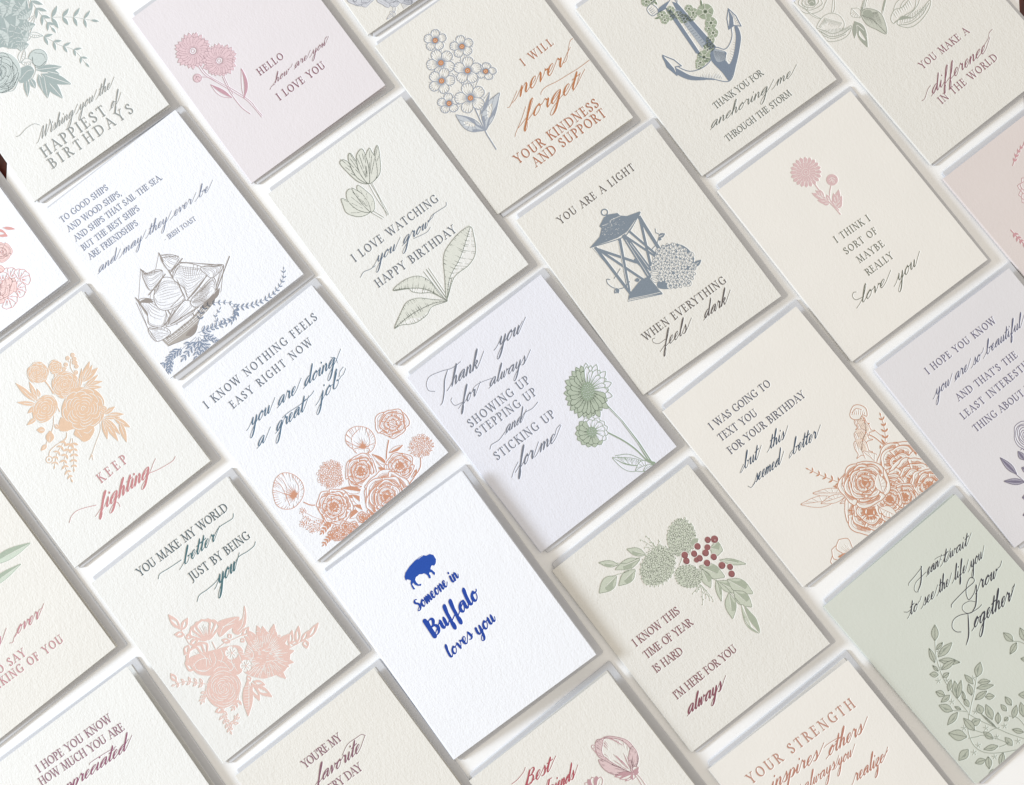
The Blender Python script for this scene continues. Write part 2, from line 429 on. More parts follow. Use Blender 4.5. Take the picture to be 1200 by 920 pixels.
# ------------------------------------------------------------------ lettering
# roman capitals: k thick straight, n thin straight, c pen curve, s serif at (x, y)
CAPS = {
'A': (.76, "n .05,0 .40,1|k .36,1 .70,0|n .17,.36 .57,.36|s .05,0|s .70,0"),
'B': (.62, "k .14,0 .14,1|c .12,.975 .34,.96 .46,.76 .35,.57 .12,.535|c .12,.535 .42,.51 .55,.27 .40,.05 .12,.025|s .10,0|s .10,1"),
'C': (.74, "c .68,.84 .54,.97 .36,.985 .16,.85 .07,.5 .16,.15 .38,.015 .56,.04 .70,.17|n .685,.97 .675,.80"),
'D': (.80, "k .14,0 .14,1|c .12,.975 .44,.96 .68,.76 .73,.48 .67,.2 .42,.04 .12,.025|s .10,0|s .10,1"),
'E': (.58, "k .14,0 .14,1|n .12,.975 .48,.975|n .12,.52 .42,.52|n .12,.025 .52,.025|n .49,.99 .50,.84|n .53,.01 .56,.18|n .42,.44 .42,.60|s .10,0|s .10,1"),
'F': (.54, "k .14,0 .14,1|n .12,.975 .48,.975|n .12,.52 .42,.52|n .49,.99 .50,.84|n .42,.44 .42,.60|s .14,0|s .10,1"),
'G': (.80, "c .68,.84 .54,.97 .36,.985 .16,.85 .07,.5 .16,.15 .38,.015 .56,.03 .70,.10|k .70,.08 .70,.40|s .70,.41|n .685,.97 .675,.80"),
'H': (.80, "k .14,0 .14,1|k .66,0 .66,1|n .14,.52 .66,.52|s .14,0|s .14,1|s .66,0|s .66,1"),
'I': (.28, "k .14,0 .14,1|s .14,0|s .14,1"),
'J': (.34, "k .20,1 .20,.12|c .20,.2 .17,-.05 .05,-.2 -.06,-.2|s .20,1"),
'K': (.68, "k .14,0 .14,1|n .16,.47 .55,1|k .30,.60 .63,0|s .14,0|s .14,1|s .55,1|s .64,0"),
'L': (.58, "k .14,0 .14,1|n .12,.025 .50,.025|n .51,.01 .55,.19|s .10,0|s .14,1"),
'M': (.94, "n .10,0 .17,1|k .16,1 .46,.03|n .46,.03 .77,1|k .76,1 .83,0|s .10,0|s .83,0|s .13,1|s .79,1"),
'N': (.82, "n .14,0 .14,1|k .13,1 .68,0|n .68,0 .68,1|s .14,0|s .11,1|s .68,1"),
'O': (.84, "o .42,.5 .35,.485"),
'P': (.58, "k .14,0 .14,1|c .12,.975 .36,.96 .51,.74 .38,.49 .14,.45|s .14,0|s .10,1"),
'Q': (.84, "o .42,.5 .35,.485|k .45,.05 .85,-.2"),
'R': (.66, "k .14,0 .14,1|c .12,.975 .36,.96 .49,.75 .37,.53 .14,.49|k .30,.51 .62,0|s .14,0|s .10,1|s .63,0"),
'S': (.54, "c .43,.84 .36,.96 .24,.985 .10,.87 .10,.70 .25,.55 .39,.42 .45,.26 .38,.07 .24,.01 .12,.05 .07,.18|n .44,.97 .43,.82|n .06,.03 .07,.20"),
'T': (.68, "k .34,0 .34,1|n .05,.975 .63,.975|n .05,.99 .03,.83|n .63,.99 .65,.83|s .34,0"),
'U': (.80, "k .14,1 .14,.3|c .14,.36 .16,.12 .28,.015 .46,.02 .61,.14 .65,.36|n .65,.3 .65,1|s .14,1|s .65,1"),
'V': (.74, "k .07,1 .38,0|n .37,0 .68,1|s .07,1|s .68,1"),
'W': (1.10, "k .07,1 .34,0|n .33,0 .57,.98|k .53,1 .80,0|n .79,0 1.03,1|s .07,1|s .55,1|s 1.03,1"),
'X': (.70, "k .09,1 .61,0|n .08,0 .60,1|s .09,1|s .61,0|s .08,0|s .60,1"),
'Y': (.70, "k .07,1 .35,.48|n .35,.48 .64,1|k .35,.5 .35,0|s .07,1|s .64,1|s .35,0"),
'Z': (.64, "n .08,.975 .58,.975|k .57,.96 .07,.03|n .07,.025 .58,.025|n .08,.99 .07,.84|n .58,.01 .60,.18"),
"'": (.18, "k .09,1 .07,.78"), '.': (.20, "k .1,.03 .1,.05"), ',': (.2, "k .1,.05 .06,-.13"), '-': (.36, "n .05,.38 .30,.38"), ' ': (.36, ""),
}
def T(text, a, b, h, wt=1.14):
    """roman capitals with their base line from a to b, capital height h"""
    a, b = P(a)[0], P(b)[0]; d = b - a; L = np.hypot(*d); ux = d / L; uy = np.array([ux[1], -ux[0]])
    tk, tn = .125 * wt, .058 * wt
    nat = sum(CAPS[ch][0] for ch in text) * h
    gap = (L - nat) / max(1, len(text) - 1); sx = 1.0
    lo = .0 * h
    if gap < lo: sx = max(.75, (L - lo * (len(text) - 1)) / nat); gap = (L - nat * sx) / max(1, len(text) - 1)
    x = 0.0
    def put(pts): return a + np.outer(x + pts[:, 0] * h * sx, ux) + np.outer(pts[:, 1] * h, uy)
    for ch in text:
        adv, spec = CAPS[ch]
        for part in filter(None, spec.split("|")):
            m, r = part[0], part[2:]; pts = P(r)
            if m in 'kn':
                q = put(pts); w = (tk if m == 'k' else tn) * h
                f_stroke(S_(), q, [w, w])
            elif m == 's':
                q = put(np.array([[pts[0, 0] - .13, pts[0, 1]], [pts[0, 0] + .13, pts[0, 1]]])); f_stroke(S_(), q, [tn * h, tn * h])
            else:
                if m == 'o':
                    tt = np.linspace(0, 2 * math.pi, 33); g = np.c_[pts[0, 0] + pts[1, 0] * np.cos(tt), pts[0, 1] + pts[1, 1] * np.sin(tt)]
                else:
                    g = catmull(pts, step=.06)
                dd = np.gradient(g, axis=0); th = np.arctan2(dd[:, 1], dd[:, 0]) - math.radians(14)
                w = (tn + (tk * 1.12 - tn) * np.abs(np.sin(th)) ** 1.5) * h
                f_stroke(S_(), put(g), w)
        x += adv * h * sx + gap

SCR = {
'a': (1.1, ".75,.92 .5,1 .18,.68 .08,.25 .24,.0 .5,.22 .8,.95 .8,.95 .70,.3 .80,.02 .98,.15"),
'b': (1.0, ".2,.8 .45,1.75 .44,2.1 .32,2.0 .2,1.2 .12,.3 .28,.01 .55,.1 .72,.5 .62,.86 .5,.82 .7,.74 .95,.85"),
'c': (.8, ".62,.82 .5,1 .22,.78 .08,.35 .22,.01 .5,.08"),
'd': (1.15, ".72,.9 .5,1 .16,.65 .08,.25 .25,0 .5,.2 .84,1.2 .92,2.1 .92,2.1 .74,.4 .84,.02 1.0,.15"),
'e': (.76, ".16,.32 .5,.68 .5,.95 .36,1 .17,.8 .08,.35 .22,.01 .46,.06"),
'f': (.80, ".3,.6 .56,1.6 .62,2.1 .48,2.15 .36,1.6 .25,.3 .15,-.7 .2,-1.02 .35,-.85 .38,-.3 .26,.05 .5,.15"),
'g': (1.1, ".75,.92 .5,1 .18,.68 .08,.25 .24,.0 .5,.22 .8,.95 .8,.95 .70,.1 .56,-.85 .32,-1.28 .1,-1.1 .2,-.65 .65,-.1"),
'h': (.95, ".2,.8 .46,1.75 .46,2.1 .33,2.0 .16,.9 .08,0 .08,0 .2,.55 .46,.98 .6,.88 .57,.4 .58,.08 .72,.03"),
'i': (.52, ".2,.98 .2,.98 .1,.3 .2,.02 .38,.1"),
'j': (.5, ".2,.98 .2,.98 .1,.1 -.04,-.85 -.26,-1.28 -.45,-1.05 -.25,-.6 .2,-.05"),
'k': (.95, ".2,.8 .46,1.75 .46,2.1 .33,2.0 .16,.9 .08,0 .08,0 .2,.55 .5,.98 .64,.82 .45,.55 .25,.5 .46,.42 .56,.1 .72,.02"),
'l': (.55, ".2,.8 .46,1.75 .46,2.1 .33,2.0 .18,1.0 .12,.25 .24,.01 .4,.1"),
'm': (1.25, ".14,.98 .14,.98 .06,0 .06,0 .2,.6 .42,.98 .51,.8 .45,0 .45,0 .6,.6 .82,.98 .93,.82 .88,.15 1.0,.02 1.1,.12"),
'n': (.9, ".14,.98 .14,.98 .06,0 .06,0 .2,.6 .45,.98 .58,.85 .54,.15 .66,.02 .78,.12"),
'o': (.86, ".5,1 .2,.75 .08,.3 .25,0 .55,.2 .66,.65 .5,1 .52,.8 .8,.78"),
'p': (.9, ".2,1 .2,1 .08,0 -.08,-1.25 -.08,-1.25 .1,.2 .3,.85 .55,.98 .68,.6 .5,.08 .3,.06 .62,.08"),
'r': (.78, ".14,1.08 .26,1.02 .3,.88 .5,.92 .5,.92 .44,.4 .5,.03 .64,.1"),
's': (.66, ".36,1.1 .36,1.1 .44,.62 .47,.25 .3,0 .08,.1 .3,.06"),
't': (.6, ".3,1.2 .38,1.75 .38,1.75 .16,.4 .24,.02 .42,.1"),
'u': (.88, ".17,.98 .17,.98 .08,.3 .2,.02 .42,.25 .64,.98 .64,.98 .54,.25 .64,.02 .78,.12"),
'v': (.85, ".08,.85 .2,.98 .24,.5 .26,.02 .26,.02 .55,.5 .64,.98 .66,.8 .85,.82"),
'w': (1.15, ".17,.98 .17,.98 .08,.3 .2,.02 .4,.3 .54,.9 .54,.9 .46,.25 .6,.02 .82,.4 .9,.98 .86,.78 1.05,.82"),
'y': (.95, ".17,.98 .17,.98 .09,.4 .24,.06 .46,.35 .68,.98 .68,.98 .55,.0 .42,-.85 .2,-1.28 0,-1.08 .12,-.65 .5,-.1"),
'z': (.8, ".1,.85 .36,1 .56,.88 .1,.08 .32,.06 .46,-.3 .36,-1 .12,-1.22 .04,-.9 .4,-.25"),
'W': (1.9, ".1,1.7 .35,1.95 .35,1.95 .3,.8 .36,.02 .36,.02 .95,1.5 1.0,1.8 1.0,1.8 .9,.7 .98,.02 .98,.02 1.5,1.2 1.62,2.0 1.55,2.1"),
'B': (1.35, ".35,1.95 .35,1.95 .2,.6 .1,0 .1,0 .25,1.2 .5,1.9 .85,1.95 .95,1.6 .7,1.15 .45,1.08 .8,1.0 1.0,.6 .8,.1 .45,.0 .3,.12"),
'F': (1.2, ".2,1.75 .5,1.95 1.1,1.9 1.1,1.9 .6,1.85 .45,.9 .25,.05 .05,.1 .1,.3 .4,.9 .85,1.05"),
'S': (1.0, ".82,1.75 .6,1.98 .3,1.75 .35,1.3 .65,.85 .68,.35 .35,0 .08,.2"),
'T': (1.0, ".5,1.95 .5,1.95 .4,.8 .25,-.2 -.1,-.3"),
}
def word_path(w):
    pts = []; x = 0.0; dots = []
    for i, ch in enumerate(w):
        adv, spec = SCR[ch]; p = P(spec); p[:, 0] += x
        if ch in 'ij': dots.append(np.array([[x + .30, 1.5], [x + .29, 1.44]]))
        if ch == 't': dots.append(np.array([[x + .02, 1.12], [x + .3, 1.2], [x + .72, 1.25]]))
        pts.append(p); x += adv
    pts.append(np.array([[x + .05, .45]]) if w[-1] not in 'obvw' else np.array([[x + .05, .95]]))
    return np.vstack(pts), dots, x
def S(text, a, b, xh, thick=.225, thin=.085, slant=.86, lead=True, asc=1.18, bounce=.0, tail=.5):
    """pointed-pen script on the base line a-b, letter height xh"""
    a, b = P(a)[0], P(b)[0]; d = b - a; L = np.hypot(*d); ux = d / L; uy = np.array([ux[1], -ux[0]])
    ws = text.split(" "); paths = [word_path(w) for w in ws]; gap = 1.1
    tot = sum(p[2] for p in paths) + gap * (len(ws) - 1); kx = L / tot
    kx *= 1.06
    if slant > .5: xh = min(xh * .80, kx * 1.1)
    x = 0.0
    def put(g):
        y = g[:, 1].copy(); y[y > 1] = 1 + (y[y > 1] - 1) * asc; y[y < 0] *= asc
        return a + np.outer((x + g[:, 0]) * kx + y * xh * slant, ux) + np.outer(y * xh, uy)
    for pts, dots, adv in paths:
        if lead: pts = np.vstack([[[pts[0, 0] - .80, -.12], [pts[0, 0] - .45, .12]], pts])
        if tail and slant > .5: pts = np.vstack([pts, [[pts[-1, 0] + tail * .5, .85 + .25 * tail], [pts[-1, 0] + tail, 1.0 + .8 * tail]]])
        g = catmull(pts, step=.10); dd = np.gradient(g, axis=0)
        dn = np.clip(-dd[:, 1] / (np.hypot(dd[:, 0] * kx / xh, dd[:, 1]) + 1e-9), 0, 1)
        w = thin + (thick - thin) * dn ** 1.3
        w = np.convolve(np.pad(w, 2, mode='edge'), np.ones(5) / 5, 'valid') * xh
        f_stroke(S_(), put(g), w)
        for q in dots:
            if len(q) == 2: f_stroke(S_(), put(q), [thick * xh * .8] * 2)
            else: f_stroke(S_(), put(catmull(q, step=.1)), [thin * 1.5 * xh] * 40)
        x += adv + gap
def sw(p, w=0.3, k=0):
    """a pen flourish"""
    st(p, w, k=k)

# ------------------------------------------------------------------ fields -> meshes
_X, _Y = np.meshgrid(np.arange(NX) * G, np.arange(NY) * G)
# polygons inside a cell by corner code; corners 0 TL 1 TR 2 BR 3 BL, edges 4 top 5 right 6 bottom 7 left
_TAB = {1: [[0, 4, 7]], 2: [[1, 5, 4]], 3: [[0, 1, 5, 7]], 4: [[2, 6, 5]], 5: [[0, 4, 7], [2, 6, 5]], 6: [[1, 2, 6, 4]], 7: [[0, 1, 2, 6, 7]],
        8: [[3, 7, 6]], 9: [[0, 4, 6, 3]], 10: [[1, 5, 4], [3, 7, 6]], 11: [[0, 1, 5, 6, 3]], 12: [[2, 3, 7, 5]], 13: [[0, 4, 5, 2, 3]], 14: [[1, 2, 3, 7, 4]]}

def corners(F):
    return F[:-1, :-1], F[:-1, 1:], F[1:, 1:], F[1:, :-1]

def runs(mask):
    """maximal horizontal runs of True cells -> (row, c0, c1)"""
    m = np.zeros((mask.shape[0], mask.shape[1] + 2), np.int8); m[:, 1:-1] = mask
    d = np.diff(m, axis=1); r0, c0 = np.where(d == 1); r1, c1 = np.where(d == -1)
    return r0, c0, c1

class Acc:
    def __init__(s): s.V = []; s.n = 0; s.loops = []; s.tot = []; s.mi = []
    def polys(s, arr, mi=0):            # arr (N, k, 3), clockwise seen in u-v (= counter-clockwise seen from above once v points down)
        if len(arr) == 0: return
        N, k = arr.shape[:2]
        s.V.append(arr.reshape(-1, 3)); s.loops.append(s.n + np.arange(N * k).reshape(N, k)[:, ::-1].ravel())
        s.tot.append(np.full(N, k)); s.mi.append(np.full(N, mi)); s.n += N * k
    def mesh(s, mats, name, zfun):
        V = np.vstack(s.V).astype(float); tot = np.concatenate(s.tot)
        V[:, 2] += zfun(V[:, 0], V[:, 1]); V[:, 1] *= -1; V *= MM
        return mesh_from(V, np.r_[0, np.cumsum(tot)[:-1]], tot, np.concatenate(s.loops), mats, np.concatenate(s.mi), name)

def rect_runs(acc, mask, z, mi=0, maxlen=60):
    r, c0, c1 = runs(mask)
    q = np.zeros((len(r), 4, 3))
    x0, x1, y0, y1 = c0 * G, c1 * G, r * G, (r + 1) * G
    q[:, 0] = np.c_[x0, y0, np.full(len(r), z)]; q[:, 1] = np.c_[x1, y0, np.full(len(r), z)]
    q[:, 2] = np.c_[x1, y1, np.full(len(r), z)]; q[:, 3] = np.c_[x0, y1, np.full(len(r), z)]
    acc.polys(q, mi)

def mixed(acc, F, Z, inside, mi=0, invert=False, zc=-DEPTH):
    """marching squares over the cells that the zero level of F crosses"""
    cs_ = corners(inside.astype(np.int8)); code = cs_[0] + 2 * cs_[1] + 4 * cs_[2] + 8 * cs_[3]
    if invert: code = 15 - code
    fc = corners(F); zc_ = corners(Z); xc, yc = corners(_X), corners(_Y)
    for cd, polys in _TAB.items():
        jj, ii = np.where(code == cd)
        if len(jj) == 0: continue
        pts = [np.c_[xc[k][jj, ii], yc[k][jj, ii], zc_[k][jj, ii]] for k in range(4)]
        fv = [fc[k][jj, ii] for k in range(4)]
        for a, b in ((0, 1), (1, 2), (2, 3), (3, 0)):
            t = np.clip(fv[a] / (fv[a] - fv[b] + 1e-12), 0, 1)[:, None]
            e = pts[a] + (pts[b] - pts[a]) * t; e[:, 2] = zc; pts.append(e)
        for pl_ in polys:
            acc.polys(np.stack([pts[k] for k in pl_], 1), mi)

def build_card(c, paper, pose, zl, zr, label, thick=0.45, back_gap=0.5):
    px, py, th = pose
    root = bpy.data.objects.new("greeting_card", None); SC.collection.objects.link(root)
    root.empty_display_size = 0.02
    root.location = (px * MM, py * MM, 0); root.rotation_euler = (0, 0, th)
    root["label"] = label; root["category"] = "greeting card"; root["group"] = "greeting cards laid out in slanting rows"
    zf = lambda u, v: zl + (zr - zl) * u / CW
    U = np.full((NY, NX), 9.0)
    for a in c.layers.values(): np.minimum(U, a, out=U)
    pm = PAPER[paper]
    # --- front panel: paper with the pressed-in shoulders
    Zp = -DEPTH * (1 - np.clip(U / SHOULDER, 0, 1)); ink = U < 0
    acc = Acc(); k = corners(U); mn = np.minimum(np.minimum(k[0], k[1]), np.minimum(k[2], k[3])); mxv = np.maximum(np.maximum(k[0], k[1]), np.maximum(k[2], k[3]))
    rect_runs(acc, mn >= SHOULDER, 0.0)
    jj, ii = np.where((mn >= 0) & (mn < SHOULDER))
    xc, yc, zc = corners(_X), corners(_Y), corners(Zp)
    acc.polys(np.stack([np.c_[xc[q][jj, ii], yc[q][jj, ii], zc[q][jj, ii]] for q in range(4)], 1))
    mixed(acc, U, Zp, ink, invert=True)
    # sides, underside and the rounded fold on the left
    def quad(*p): acc.polys(np.array([p], float), 1)
    t = thick
    quad((0, 0, 0), (0, 0, -t), (CW, 0, -t), (CW, 0, 0)); quad((CW, 0, 0), (CW, 0, -t), (CW, CH, -t), (CW, CH, 0))
    quad((CW, CH, 0), (CW, CH, -t), (0, CH, -t), (0, CH, 0)); quad((0, 0, -t), (0, CH, -t), (CW, CH, -t), (CW, 0, -t))
    fold = zl - back_gap - 0.2; r = max(.45, fold * .5)
    pr = [(0.0, 0.0)] + [(-r * .9 * math.sin(x), -r + r * math.cos(x)) for x in np.linspace(.25, math.pi, 11)]
    for (xa, za), (xb, zb) in zip(pr[:-1], pr[1:]):
        quad((xa, 0, za), (xa, CH, za), (xb, CH, zb), (xb, 0, zb))
    for v in (0, CH):
        for (xa, za), (xb, zb) in zip(pr[:-1], pr[1:]):
            sa, sb = .35, .35
            ia, ib = (xa * sa, -r + (za + r) * sa), (xb * sb, -r + (zb + r) * sb)
            p4 = [(xa, v, za), (xb, v, zb), (ib[0], v, ib[1]), (ia[0], v, ia[1])]
            quad(*(p4 if v == 0 else p4[::-1]))
    me = acc.mesh([pm, PAPER_EDGE[paper]], "front_panel", zf)
    front = link("front_panel", me, root)
    # --- back panel
    b = Acc(); zb = back_gap
    for q in (((0, 0, zb), (CW, 0, zb), (CW, CH, zb), (0, CH, zb)), ((0, 0, zb), (0, 0, zb - t), (CW, 0, zb - t), (CW, 0, zb)), ((CW, 0, zb), (CW, 0, zb - t), (CW, CH, zb - t), (CW, CH, zb)),
              ((CW, CH, zb), (CW, CH, zb - t), (0, CH, zb - t), (0, CH, zb)), ((0, CH, zb), (0, CH, zb - t), (0, 0, zb - t), (0, 0, zb)), ((0, 0, zb - t), (0, CH, zb - t), (CW, CH, zb - t), (CW, 0, zb - t))):
        b.polys(np.array([q], float))
    off = 1.5
    me = b.mesh([PAPER_EDGE[paper]], "back_panel", lambda u, v: off)
    link("back_panel", me, root)
    # --- ink
    parts = {}
    for (part, rgb), F in c.layers.items(): parts.setdefault(part, []).append((rgb, F))
    for part, lst in parts.items():
        a = Acc(); mats = []
        for rgb, F in lst:
            ins = F < 0
            if not ins.any(): continue
            mi = len(mats); mats.append(ink_mat(rgb))
            Z = np.full((NY, NX), -DEPTH); kk = corners(ins)
            rect_runs(a, kk[0] & kk[1] & kk[2] & kk[3], -DEPTH, mi)
            mixed(a, F, Z, ins, mi)
        if a.n:
            link(part, a.mesh(mats, part, zf), front)
    return root

def build_envelope(pose, label, left=2.0, top=3.3, w=111.2, h=146.0, z=1.5, rotd=0.0):
    """a closed envelope lying flat: soft edges, a flap folded over on top"""
    px, py, th = pose
    root = bpy.data.objects.new("envelope", None); SC.collection.objects.link(root); root.empty_display_size = 0.02
    root.location = (px * MM, py * MM, 0); root.rotation_euler = (0, 0, th + rotd)
    root["label"] = label; root["category"] = "envelope"; root["group"] = "envelopes lying under the greeting cards"
    V, Fc = [], []
    prof = [(.6, z), (.25, z * .97), (.07, z * .85), (0, z * .5), (.05, z * .2), (.2, 0.04)]
    nseg = 6
    def outline(ins):
        out = []; r = 1.2
        for cx, cy, a0 in ((w - r, r, -90), (w - r, h - r, 0), (r, h - r, 90), (r, r, 180)):
            for k in range(nseg):
                a = math.radians(a0 + 90 * k / (nseg - 1)); rr = r - ins * .98
                out.append((cx + rr * math.cos(a), cy + rr * math.sin(a)))
        return out
    n = nseg * 4
    for ins, zz in prof:
        for x, y in outline(ins): V.append(((left + x) * MM, -(y - top) * MM, zz * MM))
    for i in range(len(prof) - 1):
        for k in range(n):
            a, b_ = i * n + k, i * n + (k + 1) % n
            Fc.append((a, b_, b_ + n, a + n))
    Fc.append(tuple(range(n))[::-1]); Fc.append(tuple(range((len(prof) - 1) * n, len(prof) * n)))
    me = bpy.data.meshes.new("envelope_body"); me.from_pydata(V, [], Fc); me.materials.append(ENV_MAT)
    import bmesh as _b
    bm = _b.new(); bm.from_mesh(me); _b.ops.recalc_face_normals(bm, faces=bm.faces); bm.to_mesh(me); bm.free()
    for p in me.polygons: p.use_smooth = len(p.vertices) == 4
    link("body", me, root)
    return root

POSE = {
  'ships': (-305.88, 119.18, 0.66882, 2.5, 4.8),
  'watching': (-159.28, 130.17, 0.63900, 2.5, 5.0),
  'light': (3.00, 112.13, 0.61977, 2.6, 5.7),
  'think': (133.83, 131.52, 0.64263, 2.6, 6.0),
  'nothing': (-212.55, 0.57, 0.68968, 2.5, 4.7),
  'thankyou': (-66.93, 9.45, 0.65883, 2.6, 5.3),
  'text': (96.32, -12.11, 0.66399, 2.6, 5.9),
  'world': (-265.42, -120.82, 0.66981, 2.6, 5.1),
  'buffalo': (-118.30, -114.76, 0.64003, 4.4, 12.5),
  'year': (25.53, -112.37, 0.66066, 2.6, 6.3),
  'forget': (-90.29, 229.76, 0.62286, 2.6, 5.9),
  'hello': (-252.84, 250.03, 0.63586, 2.6, 5.8),
  'anchor': (42.69, 254.74, 0.62423, 2.5, 4.9),
  'keep': (-362.59, -1.28, 0.66968, 2.6, 5.5),
  'happiest': (-394.63, 238.79, 0.62982, 2.6, 5.5),
  'grow': (194.85, -134.31, 0.69943, 2.6, 6.1),
  'beautiful': (231.29, 14.15, 0.64313, 2.6, 5.5),
  'favorite': (-171.05, -238.28, 0.65962, 2.6, 5.5),
  'best': (-26.08, -240.37, 0.66429, 2.6, 9.0),
  'strength': (121.42, -232.78, 0.66770, 2.6, 9.5),
  'difference': (186.27, 258.46, 0.66467, 2.5, 5.0),
  'coral': (-457.59, 117.80, 0.65398, 2.6, 5.3),
  'bluish': (-174.81, 352.71, 0.60894, 2.5, 5.3),
  'thinking': (-418.91, -117.45, 0.67102, 2.5, 5.2),
  'appreciated': (-325.14, -235.65, 0.64227, 2.6, 8.0),
  'pink': (279.76, 138.81, 0.65943, 2.6, 5.5),
}

# ------------------------------------------------------------------ the table and the board under the cards
def slab(name, x0, x1, y0, y1, z0, z1, mat, bevel=0.0):
    import bmesh as _b
    bm = _b.new()
    vs = [bm.verts.new((x * MM, y * MM, z * MM)) for z in (z0, z1) for x, y in ((x0, y0), (x1, y0), (x1, y1), (x0, y1))]
    for f in ((3, 2, 1, 0), (4, 5, 6, 7), (0, 1, 5, 4), (1, 2, 6, 5), (2, 3, 7, 6), (3, 0, 4, 7)): bm.faces.new([vs[i] for i in f])
    if bevel: _b.ops.bevel(bm, geom=list(bm.edges), offset=bevel * MM, segments=2, affect='EDGES')
    me = bpy.data.meshes.new(name); bm.to_mesh(me); bm.free(); me.materials.append(mat)
    return link(name, me)

def wood():
    m, nt, N, L, B = nodes_of("dark_red_wood")
    tc = N.new("ShaderNodeTexCoord"); mp = N.new("ShaderNodeMapping"); L.new(tc.outputs["Object"], mp.inputs[0])
    mp.inputs["Scale"].default_value = (60, 5, 60)
    n = N.new("ShaderNodeTexNoise"); n.inputs["Scale"].default_value = 2.5; n.inputs["Detail"].default_value = 6; n.inputs["Distortion"].default_value = 1.2
    L.new(mp.outputs[0], n.inputs[0])
    r = N.new("ShaderNodeValToRGB"); L.new(n.outputs["Fac"], r.inputs[0])
    r.color_ramp.elements[0].position = .3; r.color_ramp.elements[0].color = (*lin((58, 18, 12)), 1)
    r.color_ramp.elements[1].position = .72; r.color_ramp.elements[1].color = (*lin((112, 46, 30)), 1)
    L.new(r.outputs[0], B.inputs["Base Color"]); B.inputs["Roughness"].default_value = .38
    b = N.new("ShaderNodeBump"); b.inputs["Distance"].default_value = .0002; L.new(n.outputs["Fac"], b.inputs["Height"]); L.new(b.outputs[0], B.inputs["Normal"])
    return m

table = slab("table_top", -900, 900, -800, 800, -32, -5.0, wood(), 2.0)
table["kind"] = "structure"; table["label"] = "dark reddish brown wooden table top under the white board"; table["category"] = "table top"
BOARD = paper_mat("white_board", (243, 244, 246), grain=0.04, rough=0.6, size=400)
board = slab("display_board", -333.4, 335.6, -420, 420, -5.0, 0.0, BOARD, 0.4)
board["label"] = "large flat white display board under all the cards and envelopes"; board["category"] = "board"

LT = 'lettering'; IL = 'illustration'
def done(name, paper, label, env_label):
    px, py, th, zl, zr = POSE[name]
    build_card(C, paper, (px, py, th), zl, zr, label)
    r_ = random.Random(name + 'envelope')
    build_envelope((px, py, th), env_label, left=2.0 + r_.uniform(-.7, .5), top=3.3 + r_.uniform(-.6, .6), rotd=math.radians(r_.uniform(-.25, .25))) if name != 'ships' else build_envelope((px, py, th), env_label, left=2.2, top=2.0)

# ------------------------------------------------------------------ the cards (positions on each card in mm from its top left corner)
#CARD happiest
new('happiest'); lay(IL, (158,176,176)); tint=(IL,(196,209,208)); ink=C.cur
branch("73.28,40.53 83.14,46.51 90.69,52.45 98.78,61.00", 4, 8.5, 2.6, 'f', ang=1.05, stem=.2)
branch("63.73,46.12 68.23,53.17 72.40,62.38 78.14,70.96 79.36,82.77", 5, 6.5, 2.0, 'f', ang=.7, stem=.2)
branch("74.12,20.36 73.81,31.15 74.27,42.50 74.61,48.85", 4, 8, 2.4, 'f', ang=.6, stem=.25)
for a,b,w in (("43.99,42.80","46.15,18.82",8),("48.69,42.69","57.03,23.36",9),("51.53,43.62","69.43,29.06",9),("48.91,44.08","68.68,37.05",8),("47.78,37.14","57.76,15.34",9),("45.25,34.01","64.12,12.79",9),("54.15,43.16","61.92,45.37",6),("57.83,32.52","57.12,19.76",9),("60.77,29.86","72.70,24.19",9),("59.62,43.63","66.75,50.22",4),("61.03,39.82","71.08,35.20",4),("50.77,22.31","63.02,14.42",7)):
    lay(*tint); lf(a,b,w,'f'); lay(*ink); lf(a,b,w*.9,'t')
fi("56.86,9.75 70.72,20.24 69.43,29.06 65.93,32.53 60.16,42.82 53.07,44.78 48.05,47.08 41.68,41.07 39.46,35.74")
for a_,b_,w in (("43.45,43.61","52.31,23.47",8),("44.21,44.19","60.87,26.27",9),("45.75,45.34","63.85,32.18",8),("46.52,45.92","61.80,40.40",7),("47.83,45.69","55.82,49.28",6),("43.22,42.22","44.12,27.06",8),("53.08,24.05","65.66,13.95",9),("57.47,26.15","71.71,22.21",8),("59.46,30.09","71.35,30.51",7),("57.73,36.11","66.88,40.58",6),("51.00,23.70","55.77,11.38",8)):
    s_,m_,u_,d_=leafshape(a_,b_,w,.05); cu(leafshape(a_,b_,w+.6,.05)[0]); lay(*tint); fi(s_); lay(*ink); fi(np.vstack([m_,d_[::-1]])); st(s_,.3,closed=True)
    for i in range(4): st([m_[1]+(m_[2]-m_[1])*(i/3-.2),u_[i]],.4,k=2); cs([m_[1]+(m_[2]-m_[1])*(i/3-.2),d_[i]],.28,k=1)
for p in (("55.37,61.09",6.3),):
    lay(*tint); fi(ell(p[0],p[1])); lay(*ink); st(ell(p[0],p[1]),.4,closed=True); st("52.85,57.98 50.91,62.57 53.54,66.37 58.50,65.86",.5); st("55.63,56.43 59.68,60.69 59.04,65.06",.3)
for a,b,w in (("41.83,66.64","35.43,78.72",4),("43.59,69.16","42.87,77.07",4),("49.89,66.65","65.24,75.53",5),("51.33,71.36","63.59,89.02",6.5),("51.33,71.36","53.61,93.56",7),("51.78,74.11","45.60,87.54",6),("49.80,70.21","45.62,81.54",4),("55.48,72.06","61.27,78.83",4)):
    fi(leafshape(a,b,w)[0]); cs(leafshape(a,b,w)[1],.4,k=1)
